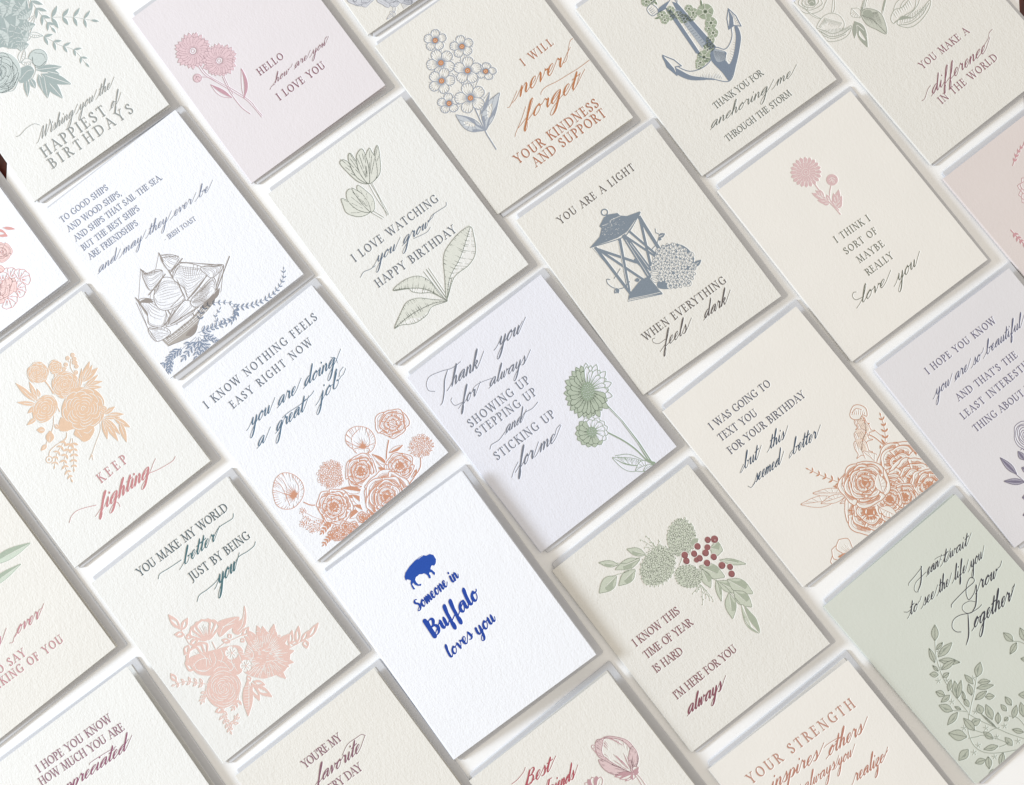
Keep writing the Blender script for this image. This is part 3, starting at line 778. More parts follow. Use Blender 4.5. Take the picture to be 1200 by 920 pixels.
lf("50.46,59.81","44.47,70.43",6,'t'); lf("44.94,56.87","51.61,60.68",5,'t'); lf("36.92,65.36","47.15,62.17",6,'t'); fi("39.40,59.97 47.69,61.36 48.59,66.88 42.28,69.39 36.61,67.54"); cs("37.69,65.94 44.76,64.00 48.36,65.50",.3); lf("44.17,56.29","51.89,49.97",5,'t')
lay(*tint); fi(ell("29.65,53.85",14)); lay(*ink); rose_line("28.50,52.98",13.5,4,5,.45,5,tint=tint)
for k in range(4): st([P("24.27,61.89")[0]+np.array([k*.7-1,k*1.6]),P("29.40,64.54")[0]+np.array([k*.5,k*1.5]),P("36.78,60.42")[0]+np.array([k*.8,k*1.1])],.45,k=1)
lay(LT,(142,148,148))
S("Wishing you the","26.07,107.96","80.06,107.10",3.9); sw("14.46,96.59 17.04,97.09 23.05,95.84 28.67,96.45 31.13,99.19",.3)
T("HAPPIEST","21.93,119.70","71.72,120.09",7.2); T("BIRTHDAYS","21.77,128.85","86.99,129.74",6.9)
S("of","75.44,118.93","81.12,118.69",4.0)
done('happiest','ivory',"off-white card with grey flowers reading Wishing you the happiest of birthdays","pale envelope under the happiest of birthdays card")

#CARD hello
new('hello'); lay(IL,(203,150,166)); tint=(IL,(228,194,204)); ink=C.cur
st("16.84,52.24 16.84,61.34 20.59,70.86 25.76,83.27 29.02,91.78 30.01,98.55 30.53,107.60",.3); st("17.98,53.11 18.25,61.81 22.10,72.02 27.07,83.06 30.72,94.28 30.96,100.48 31.46,107.11",.25)
st("25.45,69.73 24.11,76.57 23.35,85.05 23.71,94.36 25.74,101.31",.35); st("26.49,69.91 25.09,77.32 24.45,83.48",.25); st("14.12,61.08 18.00,64.65 20.59,70.86",.3)
lf("22.31,84.86","16.21,69.34",4.2,'h',bend=-.05); lf("28.44,90.13","38.64,72.76",4,'h',bend=.06)
lay(*tint); fi(ell("11.63,60.16",2.8)); lay(*ink); ring("11.63,60.16",2.8,.3,cut=False); st("9.60,60.07 12.12,58.96 13.18,61.59",.25); st("11.64,57.99 11.12,61.22 11.70,62.88",.25)
for c0,r in (("19.97,43.31",11.8),("30.19,59.39",11.2)):
    daisy(c0,r,26,.2,.2,2,fill=tint,lines=1,tip=.6); lay(*tint); fi(ell(c0,r*.42)); lay(*ink)
    for i in range(26): st([sqz(c0,i*.2417,r*.2,1,0),sqz(c0,i*.2417+.05,r*(.5+.15*(i%3)),1,0)],.22,k=2)
    ring(c0,r*.2,.25); ring(c0,r*.1,.2)
lay(LT,(140,78,100))
T("HELLO","45.99,84.18","65.77,84.13",4.7); T("I LOVE YOU","46.64,105.79","84.05,105.96",4.9)
S("how are you","50.83,94.52","90.25,93.74",2.9); sw("45.81,95.88 47.99,94.76 50.55,94.91",.25); sw("89.50,93.17 92.69,91.97 94.98,90.07 96.82,89.78",.28)
done('hello','pink',"pale pink card with two daisies reading Hello how are you I love you","pale envelope under the pink daisy card")

#CARD bluish
new('bluish'); lay(IL,(165,172,190)); tint=(IL,(205,209,219)); ink=C.cur
rose_line("12.46,112.61",11,3,6,.35,5,tint=tint); rose_line("28.07,125.11",10,3,6,.35,5,tint=tint); rose_line("39.16,130.73",10,3,5,.35,5,tint=tint)
for a,b in (("24.65,133.48","22.55,137.38"),("22.83,136.97","15.58,138.34"),("22.83,136.97","19.86,139.63"),("21.95,135.74","19.43,136.92")): lf(a,b,2,'o')
for i in range(12): st([P("29.59,134.65")[0]+np.array([i*.9,0]),P("28.92,138.97")[0]+np.array([i*.6,0])],.25)
done('bluish','cream',"mostly cropped cream card with grey-blue blooms at the top edge","pale envelope under the cropped grey-blue flower card")

#CARD forget
new('forget'); lay(IL,(150,160,178)); ink=C.cur; tint=(IL,(196,203,212)); org=('flower_centres',(216,132,66))
st("41.20,39.69 37.67,45.46 33.03,52.77",.45); st("30.26,45.34 31.24,52.05 30.83,60.69",.5); st("45.41,57.19 40.74,59.70 36.45,62.48",.4); st("33.03,52.77 30.83,60.69 29.03,71.26",.4)
pl("29.03,71.26 25.41,87.56",.8); pl("25.52,87.40 24.63,92.65 23.82,103.85",.8)
lay(*tint); fi(leafshape("24.96,88.99","15.95,69.65",8.4,-.05)[0]); fi(leafshape("25.71,89.55","47.58,74.55",8.6,-.08)[0]); lay(*ink)
for a,b,w,bd in (("24.96,88.99","15.95,69.65",8.4,-.05),("25.71,89.55","47.58,74.55",8.6,-.08)):
    s_,m_,u_,d_=leafshape(a,b,w,bd); st(s_,.45,closed=True); fi(np.vstack([m_[0],u_[0],u_[1]*.6+m_[1]*.4,u_[2],u_[3],u_[4],b_ if False else m_[3],u_[3]*.7+m_[2]*.3,m_[1]*.7+u_[1]*.3])); fi(np.vstack([m_[0],d_[0],d_[1],d_[1]*.5+m_[1]*.5]))
    cu(np.vstack([m_[1],u_[2]*.4+m_[1]*.6,m_[2],d_[2]*.5+m_[2]*.5]))
    for i in range(5): st([m_[1]+(m_[2]-m_[1])*i/5,d_[min(4,i)]],.25)
lf("29.45,78.70","42.55,70.34",4,'h'); st("28.25,79.58 31.49,76.65",.4)
for c0,r,o,q,sa in (("34.16,20.39",7.6,.3,.95,0),("45.94,34.34",7.9,.1,.95,.4),("28.36,35.06",9.4,-.2,1,0),("48.78,57.31",7.2,.5,.8,.9),("39.51,49.82",9.2,.35,1,0),("21.66,45.29",9.0,.6,.95,0),("16.81,60.54",7.6,.2,.9,.5),("30.27,65.99",10.2,.0,1,0)):
    for i in range(5):
        a=o+i*2*math.pi/5; pp=np.array([sqz(c0,math.atan2(y_,x_),math.hypot(x_,y_),q,sa) for x_,y_ in (rot(v_,a) for v_ in ((r*.1,0),(r*.3,-r*.24),(r*.6,-r*.38),(r*.88,-r*.3),(r*1.0,-r*.1),(r*.97,r*.02),(r*1.0,r*.12),(r*.86,r*.31),(r*.58,r*.37),(r*.3,r*.23)))]); sh(pp,.52)
        for j in range(6):
            aa=a+(j-2)*.19; st([sqz(c0,aa,r*.22,q,sa),sqz(c0,aa,r*(.42+.16*C.rnd.random()),q,sa)],.5,k=2)
            st([sqz(c0,aa,r*.92,q,sa),sqz(c0,aa,r*(.66+.12*C.rnd.random()),q,sa)],.36,k=2)
    cu(ell(c0,r*.2)); lay(*org); fi(ell(c0,1.75)); cs(ell(c0,.8),.2); lay(*ink); st(ell(c0,1.9),.22,closed=True)
lay(LT,(186,110,76))
T("I WILL","71.18,69.53","95.68,69.22",5.2); T("YOUR KINDNESS","29.80,120.50","95.31,120.49",6.1); T("AND SUPPORT","38.15,129.11","95.24,128.59",6.1)
lay(LT,(199,118,66))
S("never","56.73,84.66","90.16,84.48",6.6,.24,.06,asc=.8); sw("46.14,85.83 47.59,86.20 51.78,83.96 57.79,80.39",.3); sw("91.65,83.21 95.95,82.82 102.14,76.67 105.57,73.84 107.76,73.67",.3)
S("forget","48.68,100.63","88.55,101.73",6.4,.26,.06,asc=.92); sw("86.97,102.34 91.07,100.63 94.99,97.60 98.13,95.17",.32); sw("68.78,91.82 70.12,90.44 74.47,89.50 82.68,90.84 92.48,91.57 99.04,92.03 107.78,91.86",.32); sw("38.74,104.50 40.96,102.60 48.76,97.73 56.01,92.44",.3)
done('forget','cream',"cream card with small orange-centred forget-me-nots reading I will never forget","pale envelope under the forget-me-not card")

#CARD anchor
new('anchor'); lay(IL,(122,138,161)); ink=C.cur; tint=(IL,(166,177,190)); grn=('garland',(158,174,148)); 
sh("38.45,27.16 48.12,25.87 57.94,28.33 55.56,36.25 48.29,35.08 41.89,34.31 37.62,33.80 36.66,30.06",.5); fi("43.50,32.12 49.56,31.79 55.79,32.79 54.81,35.69 48.29,35.08 42.43,34.36"); st("42.23,27.55 43.04,31.18 41.89,34.31",.5); hatch("38.25,28.22","37.91,33.41","41.65,28.33","41.97,33.41",4,.4)
sh("47.83,34.13 56.20,30.67 55.56,36.25 58.31,76.26 50.44,80.61 45.91,74.26",.5,smooth=False)
fi("53.51,33.52 55.56,36.25 58.31,76.26 53.64,73.99 51.97,42.66",smooth=False); lay(*tint); fi("51.75,38.26 53.88,41.66 54.36,69.13 50.57,71.12 50.81,52.06",smooth=False); lay(*ink); fi("47.25,34.91 49.76,38.59 47.52,73.65 45.20,71.33",smooth=False); hatch("52.26,42.27","54.47,75.21","48.86,42.16","48.27,74.21",16,.3)
sh("27.05,59.43 25.42,64.45 26.18,72.80 30.78,82.18 37.95,88.08 42.87,90.77 51.63,99.16 61.75,92.58 72.62,82.68 76.09,78.05 77.55,72.53 74.51,70.87 71.26,75.67 66.46,79.31 61.84,80.08 57.57,75.71 50.44,80.61 42.82,81.54 35.42,79.04 31.34,73.63 29.90,67.78",.6)
fi("55.50,75.38 61.43,82.17 58.04,86.24 51.63,99.16 51.24,91.95 50.44,80.61"); lay(*tint); fi("55.96,76.31 60.60,80.96 57.52,85.86 52.85,83.59"); lay(*ink)
fi("51.80,98.93 61.75,92.58 72.62,82.68 76.09,78.05 77.55,72.53 76.00,71.97 72.70,77.94 64.66,86.36 58.40,90.10 57.69,87.18"); fi("25.42,64.45 26.18,72.80 30.78,82.18 39.44,89.18 45.39,93.59 40.30,88.03 33.70,81.36 30.02,73.85"); hatch("37.32,85.82","48.94,95.03","39.49,84.45","50.32,90.08",14,.3); hatch("55.67,76.70","61.14,82.56","50.55,86.67","52.49,96.46",14,.3)
hatch("75.14,78.55","58.00,92.19","72.32,77.66","57.49,88.22",12,.3)
sh("26.90,59.32 31.04,66.23 32.52,72.35 28.93,70.65 26.39,75.94 24.45,67.33",.7,smooth=False); fi("26.93,59.58 24.45,67.33 26.39,75.94 27.61,70.87",smooth=False)
sh("80.32,59.52 81.37,66.34 79.96,73.96 76.32,70.77 72.15,70.92 75.51,64.39",.7,smooth=False); fi("80.32,59.52 79.30,66.00 76.32,70.77 72.15,70.92 76.86,65.39",smooth=False); hatch("80.50,62.07","80.22,73.31","79.68,66.28","77.61,71.37",7,.3)
lay(*grn); dk=(('garland'),(118,138,110))
for k,(p,r) in enumerate((("40.01,23.47",4),("43.21,24.64",3.5),("49.30,37.65",3.3),("42.78,37.03",3.6),("42.26,40.88",3.2),("46.70,41.16",3.2),("51.40,43.44",3.4),("52.80,47.50",3.8),("59.61,44.11",3.2),("60.12,48.12",4.0),("57.64,49.89",3.0),("67.06,52.07",6.2),("65.42,60.50",4.6),("61.99,62.77",3.2),("62.50,66.76",4.0),("58.12,69.52",3.4),("54.87,73.11",3.8),("52.60,73.83",3.0),("47.86,76.30",5.2),("43.70,78.01",3.8),("41.53,79.38",2.6))):
    r=r*.86; lay(*grn)
    for i in range(6): fi(petal(p,i*1.047+k,r*.05,r,r*1.0,.9))
    for i in range(6): cs([sqz(p,i*1.047+k+.52,r*.35,1,0),sqz(p,i*1.047+k+.52,r*.95,1,0)],.3)
    cs(ell(p,r*.33),.28); lay(*dk); dot(p,r*.2)
    for i in range(3): st([sqz(p,i*2.1+k,r*.45,1,0),sqz(p,i*2.1+k+.5,r*.8,1,0)],.35,k=1)
    if k%2: lay(*dk); lf(sqz(p,k,r*.8,1,0),sqz(p,k+.3,r*1.7,1,0),1.3,'f')
lay(LT,(104,112,106))
T("THANK YOU FOR","33.27,109.24","72.25,108.94",4.3); T("THROUGH THE STORM","26.47,131.28","78.70,130.72",4.2)
S("anchoring me","22.75,117.80","82.43,120.42",3.9); 
done('anchor','cream',"cream card with a blue anchor and green garland reading Thank you for anchoring me","pale envelope under the anchor card")

#CARD difference
new('difference'); lay(IL,(164,172,158)); ink=C.cur; tint=(IL,(198,203,190))
for R in (13,9.5,6.5,4,2): st(ell("8.80,6.53",R*.8,R*.62,.5,wob=.08),.35,closed=True)
fi("7.36,5.36 10.04,5.03 11.59,7.53 10.10,10.08 7.31,9.07"); cs("7.46,6.69 9.83,6.74 9.99,8.74",.3); hatch("6.31,0.76","3.66,9.86","7.87,3.27","5.98,9.24",8,.3)
sh("22.21,13.64 18.00,20.21 11.41,22.36 7.60,21.14 2.94,9.27 3.85,3.77 3.26,13.27 6.47,19.60 12.75,22.19",.3)
sh("0.97,22.63 8.17,19.73 14.22,21.14 17.44,25.98 16.43,32.01 12.36,34.31 6.50,32.68 2.32,26.82",.32); hatch("8.94,20.98","15.80,30.88","4.78,23.84","11.54,32.40",18,.3); hatch("2.06,23.50","8.63,21.35","2.89,25.41","7.61,25.51",8,.4)
sh("0.36,23.37 3.41,27.70 6.50,32.68 14.11,35.10 19.11,36.04 14.12,39.45 7.34,38.94 0.97,35.03 -0.18,29.14",.35); hatch("0.52,25.37","17.91,36.31","0.55,34.08","10.01,38.61",22,.32); st("0.52,25.37 3.83,33.01 10.52,36.55 17.97,36.98",.5); st("0.54,29.73 4.35,35.29 12.68,38.29",.4)
for i in range(16): st([P("36.33,30.05")[0]+np.array([i*1.1-4,-i*.75]),P("32.72,35.85")[0]+np.array([i*1.5-6,-i*1.0+(i%3)])],.5,k=1)
for i in range(9): st([P("50.32,36.39")[0]+np.array([i*.8-4,-i*.5]),P("44.03,42.51")[0]+np.array([i*.9-5,-i*.7+(i%2)])],.45,k=1)
lay(*tint); fi("28.86,33.98 33.85,33.03 38.68,38.81 38.52,45.52 33.48,54.47 29.94,47.89 27.42,41.51"); lay(*ink); st("28.86,33.98 33.85,33.03 38.68,38.81 38.52,45.52 33.48,54.47 29.94,47.89 27.42,41.51",.4,closed=True); hatch("28.91,34.64","38.37,39.18","28.60,43.71","33.74,53.44",18,.38); st("29.32,35.60 32.51,41.90 33.43,53.81",.4); fi("31.85,33.28 35.39,35.53 34.36,39.67 30.87,38.09 29.63,35.22")
lf("22.54,35.08","22.50,47.46",5,'g'); lf("22.13,38.48","17.94,53.68",5,'g'); lf("22.54,35.08","15.15,44.01",3,'f'); lf("26.65,27.21","27.27,35.18",7,'t')
for a,b,w in (("63.88,46.12","42.06,52.10",9),("67.47,49.03","45.55,53.68",9)): sh(leafshape(a,b,w,.1)[0],.35)
sh("42.11,48.42 47.62,45.42 52.81,47.13 60.48,45.87 63.97,47.45 58.29,52.81 50.17,52.45 43.39,51.94 41.39,52.18",.38); hatch("45.05,47.06","59.86,46.61","44.63,50.45","58.55,51.77",9,.4); sh("43.18,53.63 48.12,52.03 52.83,56.47 59.92,56.61 69.91,54.74 65.83,58.90 56.93,61.64 49.84,61.49 45.23,58.38",.4); hatch("45.55,53.68","66.61,55.81","44.10,56.85","60.22,60.57",16,.38); st("43.28,54.95 49.64,58.85 58.78,59.41 68.31,55.94",.45); fi("45.45,52.36 49.45,51.87 53.55,57.05 50.37,55.10"); st("47.08,56.16 52.62,58.16 63.32,56.87",.3)
lay(LT,(152,94,110))
T("YOU MAKE A","36.37,87.65","75.99,87.56",4.7); T("IN THE WORLD","31.00,113.32","78.69,112.77",4.8); S("difference","29.98,104.57","73.49,104.04",4.7); sw("22.36,103.69 24.88,103.52 29.98,100.28 33.25,99.24",.32); sw("76.27,100.74 82.48,98.36 85.53,95.89 88.72,95.25",.3)
done('difference','cream',"cream card with sage green flowers reading You make a difference in the world","pale envelope under the You make a difference card")

#CARD pink
new('pink'); lay(IL,(214,150,160))
branch("40.06,20.86 46.57,17.03 53.03,14.95 59.60,14.16",6,2.6,1.0,'f',ang=.5,stem=.5); branch("11.92,52.79 12.06,58.22 12.50,63.30 12.97,72.51",6,3.2,1.3,'f',ang=.7,stem=.6)
daisy("41.41,42.84",12,14,.2,.3,2)
done('pink','blush',"blush pink card cut off at the right edge with coral pink sprigs","pale envelope under the blush pink card")

#CARD coral
new('coral'); lay(IL,(226,156,152)); ink=C.cur; tint=(IL,(243,208,205))
lf("94.17,84.97","100.16,90.83",2.0,'f'); lf("88.73,82.88","93.29,91.43",4.5,'g'); 
rose_line("84.07,97.66",6.5,3,4,.35,2,tint=tint)
rose_line("68.76,114.49",13,3,6,.4,4,tint=tint)
for c0,r,a in (("78.65,115.10",7,-1.0),("83.29,119.89",7,-.2),("78.05,124.06",6,.5),("69.65,124.60",7,1.3),("73.87,113.75",6,-1.8)):
    for j in range(4):
        pp=petal(c0,a+(j-1.5)*.6,r*.1,r,r*.7,.95); sh(pp,.35); 
        for q in range(3): st([sqz(c0,a+(j-1.5)*.6+(q-1)*.15,r*.25,1,0),sqz(c0,a+(j-1.5)*.6+(q-1)*.15,r*.7,1,0)],.35,k=2)
done('coral','white',"bright white card cut off at the left edge with coral line blooms","pale envelope under the coral blooms card")

#CARD ships
new('ships'); lay(IL,(150,140,136)); ink=C.cur; hull=(IL,(172,166,159)); V0=0
sh("10.38,116.46 16.39,117.71 33.91,117.50 46.02,115.25 56.44,113.43 51.74,118.05 36.08,121.54 27.96,126.58 11.15,122.39",.3,smooth=False)
lay(*hull); fi("10.38,116.46 16.39,117.71 33.91,117.50 46.02,115.25 56.44,113.43 51.74,118.05 36.08,121.54 27.96,126.58 11.15,122.39",smooth=False)
for k in range(4): cs([P("11.35,117.95")[0]+np.array([.2*k,k*1.2-.5]),P("26.23,118.47")[0]+np.array([.2*k,k*1.2-.5]),P("44.76,116.92")[0]+np.array([.2*k,k*1.2-.5])],.3)
for k in range(14): 
    t=k/14; q=P("12.01,117.76")[0]*(1-t)+P("45.47,117.13")[0]*t; cs([q+np.array([0,-1]),q+np.array([.2,1.6+1.2*(k%2)])],.3)
lay(*ink); st("10.38,116.46 16.39,117.71 33.91,117.50 46.02,115.25 56.44,113.43",.5); st("11.15,122.39 27.96,126.58 36.08,121.54",.4); fi("24.16,123.55 33.75,122.34 32.62,124.99 27.96,126.58")
def sail(p,n=6):
    sh(p,.42); q=P(p); m_=len(q)//2; A_=catmull(q[:m_+1],step=.3); B_=catmull(np.vstack([q[m_:],q[:1]])[::-1],step=.3)
    N_=14; A_=A_[np.linspace(0,len(A_)-1,N_).astype(int)]; B_=B_[np.linspace(0,len(B_)-1,N_).astype(int)]
    for i in range(n+3):
        t=.08+.86*(i/(n+2))**1.25; cv=A_*(1-t)+B_*t; s0=int(C.rnd.random()*5); e0=N_-int(C.rnd.random()*5) if i%3 else s0+6; st(cv[s0:e0],.3 if i<3 else .22,k=1)
    for i in range(n): j=int(C.rnd.random()*(N_-1)); st([A_[j],A_[j]*.75+B_[j]*.25],.32,k=2)
for q in ("42.61,69.75 35.99,117.03","26.95,70.86 23.97,114.53","13.14,83.81 11.50,116.12"): pl(q,.75)
for q in ("43.42,71.47 52.46,115.95","42.23,73.76 42.59,115.19","27.59,72.81 34.91,116.16","42.44,69.97 12.88,96.80","26.78,71.08 13.51,86.60","44.08,80.63 31.64,113.56","30.32,80.38 20.70,111.93","69.82,102.14 54.67,114.15"): pl(q,.24)
sail("7.45,105.26 15.52,109.57 17.22,116.60 7.00,115.18",7); st("12.67,87.72 7.45,105.26",.25); st("12.88,96.80 9.82,103.25",.25)
sail("13.72,86.78 18.87,88.75 23.03,96.00 22.68,104.63 15.52,109.57 9.82,103.25 12.88,96.80",5); fi("13.64,87.60 18.87,88.75 20.73,93.26 17.04,91.21")
sail("17.70,111.31 24.45,106.92 32.51,103.57 39.66,107.50 38.87,114.35 27.39,114.60",8); sail("23.44,90.08 34.27,84.43 40.40,90.23 39.48,98.44 37.36,104.77 26.53,104.13 20.95,98.79",9); 
sail("40.20,107.94 50.66,105.59 60.84,104.80 57.11,112.54 46.85,114.14 39.87,113.01",12); hatch("39.91,109.48","46.85,114.14","49.28,106.27","60.54,106.35",10,.25)
sail("40.15,88.24 49.41,84.01 58.68,93.76 58.20,100.90 41.16,105.49 41.63,98.37",10); hatch("48.70,86.13","59.85,96.85","45.85,94.59","52.38,99.82",9,.25)
st("49.29,83.01 55.67,88.47 65.72,98.32",.5); sail("58.89,94.64 70.94,102.50 60.84,104.80 58.29,100.08",9)
sail("27.32,72.23 28.72,75.51 34.35,77.32 37.42,80.68 32.89,85.12 23.67,85.80 24.66,76.74",7); st("26.34,74.50 29.98,76.16 37.15,80.11",.45)
sail("42.53,72.20 47.57,74.80 51.17,80.02 47.81,82.18 41.19,83.34 40.77,76.19",6); st("42.07,73.27 47.28,76.36 51.37,79.29",.45)
for q in ("42.44,69.97 41.52,75.89","26.95,70.86 27.21,75.20","13.14,83.81 13.77,88.59","52.44,82.30 41.15,84.56","37.58,83.50 21.08,87.65","58.25,101.29 38.99,106.07","77.36,100.47 52.46,115.95","36.39,104.89 17.02,109.88","41.50,114.32 20.70,111.93"): pl(q,.7)
for q in ("49.46,82.78 71.16,102.68","71.16,102.68 59.05,115.51","38.90,101.54 41.49,91.10","11.58,86.85 7.45,105.26 7.16,114.96","70.94,102.50 56.89,112.36","40.65,92.22 38.28,102.83","27.36,103.02 38.90,101.54"): pl(q,.34)
lf("52.04,116.50","59.91,112.99",3,'f'); fi("42.59,115.19 54.13,113.72 53.54,116.81 44.76,116.92")
lay('leaf_garland',(124,142,172))
branch("34.83,123.21 42.84,117.17 50.78,118.17 59.47,125.11 61.05,129.93",9,3.2,1.1,'f',ang=.8,stem=.25); branch("61.05,129.93 55.78,134.60 47.85,133.59 46.02,126.81 51.53,124.10",8,3.0,1.05,'f',ang=.8,stem=.22)
branch("58.74,127.61 65.24,132.81 72.14,135.95 80.16,137.61 87.29,137.38 95.40,134.36 99.70,129.47",14,3.3,1.1,'f',ang=.75,stem=.25); branch("58.74,127.61 58.12,133.04 53.00,133.68 48.83,131.53",5,3.2,1.4,'f')
branch("31.50,127.64 38.59,129.75 46.77,132.73",5,4.0,1.6,'h'); 
for a,b in (("28.76,128.99","-1.70,130.34"),("28.88,129.98","13.95,134.86"),("29.84,129.86","20.05,140.60"),("30.38,130.29","29.58,142.90"),("31.76,129.61","37.94,139.85"),("29.43,130.41","25.08,141.96"),("8.27,128.57","1.40,135.45"),("17.01,128.47","6.36,128.82")): branch([P(a)[0],(P(a)[0]+P(b)[0])/2+np.array([.6,0]),P(b)[0]],4,4.2,1.7,'h',ang=.62,stem=.26)
lay(LT,(112,126,158))
T("TO GOOD SHIPS","4.96,13.87","42.25,14.97",4.0); T("AND WOOD SHIPS,","4.84,21.51","46.63,23.60",4.0); T("AND SHIPS THAT SAIL THE SEA.","4.71,29.61","74.09,31.85",4.0); T("BUT THE BEST SHIPS","4.97,37.65","50.14,39.03",4.0); T("ARE FRIENDSHIPS","4.96,45.09","43.56,46.31",4.0)
T("- IRISH TOAST","50.76,66.55","75.11,67.68",3.0,1.2)
S("and may they ever be","3.77,55.53","87.93,57.14",3.5); dot("90.59,55.46",.3)
done('ships','white',"white card with a sailing ship reading To good ships and wood ships","pale envelope under the sailing ship card")

#CARD watching
new('watching'); lay(IL,(136,146,132)); ink=C.cur; tint=(IL,(219,223,214))
def tulip(pts,lines,base):
    for p in pts: sh(p,.28)
st("56.54,34.17 55.00,45.78 54.73,58.78",.3); st("57.87,34.71 56.72,45.31 53.80,58.79",.3); st("58.78,35.04 56.85,47.18 55.32,58.76",.25)
st("46.32,49.83 50.11,58.82",.3); st("48.09,49.76 51.51,58.47",.3)
tul=["56.65,34.01 52.01,29.31 49.95,19.44 49.56,12.00 52.44,11.21 54.30,15.01 53.11,23.02","57.28,34.73 66.47,33.16 73.16,23.97 76.23,17.37 72.79,18.93 68.70,22.97 60.54,28.66","56.54,34.17 52.93,26.45 54.21,16.73 56.65,11.44 59.03,10.86 58.85,16.68 57.57,26.41","56.91,34.45 63.88,33.57 69.81,23.81 70.74,18.57 70.65,15.51 64.24,19.58 59.79,28.10","56.69,34.28 56.08,25.28 59.78,16.20 63.53,13.09 66.88,13.24 65.54,19.38 62.02,27.41"]
for q in tul:
    cu(q); lay(*tint); fi(q); lay(*ink); st(q,.5,closed=True); z=P(q)
    for j in range(22):
        e=z[2+j%4]*.8+z[3+(j*3)%3]*.2; t=.15+.7*C.rnd.random(); s0=z[0]+(e-z[0])*t; st([s0,s0+(e-z[0])*.22],.42,k=1)
for q in ["46.21,49.98 39.20,48.57 33.91,41.62 34.99,35.35 36.46,31.74 38.87,34.75 41.03,42.88","46.69,50.11 50.57,49.51 53.33,43.33 52.39,36.71 50.62,31.22 48.49,32.57 47.40,38.84","46.32,49.83 40.94,44.58 39.06,36.07 41.27,30.65 44.78,29.76 47.39,34.10 47.59,40.17","46.62,50.05 48.89,44.70 49.25,37.88 47.48,32.39 46.17,30.22 45.35,33.74 45.38,43.22"]:
    cu(q); lay(*tint); fi(q); lay(*ink); st(q,.44,closed=True); z=P(q)
    for j in range(12): 
        e=z[2+j%4]; t=.2+.6*C.rnd.random(); s0=z[0]+(e-z[0])*t; st([s0,s0+(e-z[0])*.2],.28,k=1)
def leafline(m,up,dn,t_up,t_dn):
    m,up,dn=P(m),P(up),P(dn); full=np.vstack([m[0],up,m[-1],dn[::-1]]); cu(full); lay(*tint); fi(np.vstack([m,up[::-1]])) if t_up else None; (fi(np.vstack([m,dn[::-1]*.7+m[1]*.3])) if t_dn else None); lay(*ink); st(full,.4,closed=True); st(m,.5); mc,uc,dc=catmull(m),catmull(np.vstack([m[0],up,m[-1]])),catmull(np.vstack([m[0],dn,m[-1]]))
    m,up,dn=mc,uc,dc
    for i in range(34):
        t=min(.98,(i+.7+C.rnd.gauss(0,.5))/35)
        if C.rnd.random()<.3: continue
        t=max(.02,t); a_=m[min(len(m)-1,int(t*len(m)))]; 
        for e in (up,dn): 
            b_=e[min(len(e)-1,int(t*len(e)))]; r_=C.rnd.random(); st([b_*.95+a_*.05,b_*(.75-.2*r_)+a_*(.25+.2*r_)],.3,k=2); st([a_,a_*(.75-.35*r_)+b_*(.25+.35*r_)],.42,k=2)
st("52.22,127.03 58.17,120.50 61.83,116.29",.35); pl("51.07,102.96 51.48,124.16",.4); pl("53.37,102.94 52.57,125.78",.55); pl("55.02,103.02 53.96,125.44",.3)
leafline("52.06,127.25 45.69,113.42 37.41,106.04 28.13,100.79","50.65,120.64 50.45,110.04 46.48,102.99 37.48,99.70","47.26,117.50 41.38,113.08 37.51,109.01 36.40,105.86",1,0)
leafline("51.95,127.40 43.15,123.10 29.05,120.59 14.43,121.15","45.53,121.41 37.99,114.59 30.48,112.41 22.80,115.90","42.06,124.59 35.85,126.85 26.98,126.54 18.82,122.14",1,1)
leafline("52.64,126.07 62.53,116.12 76.30,109.05 92.72,97.26","59.77,114.05 67.48,102.40 75.76,98.13 85.84,96.10","64.73,117.78 77.39,116.86 85.66,112.62 91.21,102.79",1,0)
st("52.23,126.63 57.03,122.42 63.63,116.95",.4)
lay(LT,(98,108,124))
T("I LOVE WATCHING","19.27,70.94","86.65,71.16",5.3); T("HAPPY BIRTHDAY","21.61,93.68","83.94,94.49",5.3)
lay(LT,(92,112,136)); S("you grow","30.36,80.00","69.58,80.82",4.2,.28); sw("16.14,81.18 19.85,79.61 24.24,80.64 28.40,80.81",.35); sw("73.01,78.49 77.16,76.34 83.12,76.43 88.10,76.68 89.74,74.92",.35); sw("58.80,81.47 64.71,82.77 68.72,83.16 71.82,81.99",.3)
done('watching','ivory',"ivory card with two line-drawn tulips reading I love watching you grow","pale envelope under the tulip birthday card")

#CARD light
new('light'); lay(IL,(124,140,156)); ink=C.cur; tint=(IL,(160,172,182))
V='x'
sh("29.11,43.07 53.57,49.11 67.50,42.80 66.45,43.77 63.75,71.17 46.88,80.39 47.93,93.97 27.24,85.32 32.25,80.06 29.39,46.21",.4,smooth=False)
cu("29.11,43.07 53.57,49.11 67.50,42.80 66.45,43.77 63.75,71.17 46.88,80.39 47.93,93.97 27.24,85.32 32.25,80.06 29.39,46.21",smooth=False)
for q,w in (("30.77,44.99 31.41,81.78",1.9),("46.29,49.68 31.83,79.57",2.2),("50.15,49.44 47.62,79.95",3.0),("65.22,45.17 63.44,69.44",2.2),("65.12,46.12 52.73,74.59",1.7),("30.76,45.69 46.54,68.08",1.7),("31.68,47.17 43.46,79.95",1.6),("54.47,48.02 59.53,70.44",1.5),("51.16,51.20 58.65,72.33",1.4),("50.69,53.90 50.88,75.76",2.2),("46.72,66.19 48.08,75.24",1.6),("50.00,72.61 50.68,77.13",1.6)): pl(q,w)
for q in ("45.16,49.87 32.26,77.87","49.55,52.05 47.54,79.39","50.62,55.36 50.66,75.10"): cs(q,.32,False)
for q in ("51.49,51.43 58.57,71.76","31.85,48.31 38.40,66.71"): pl(q,.3)
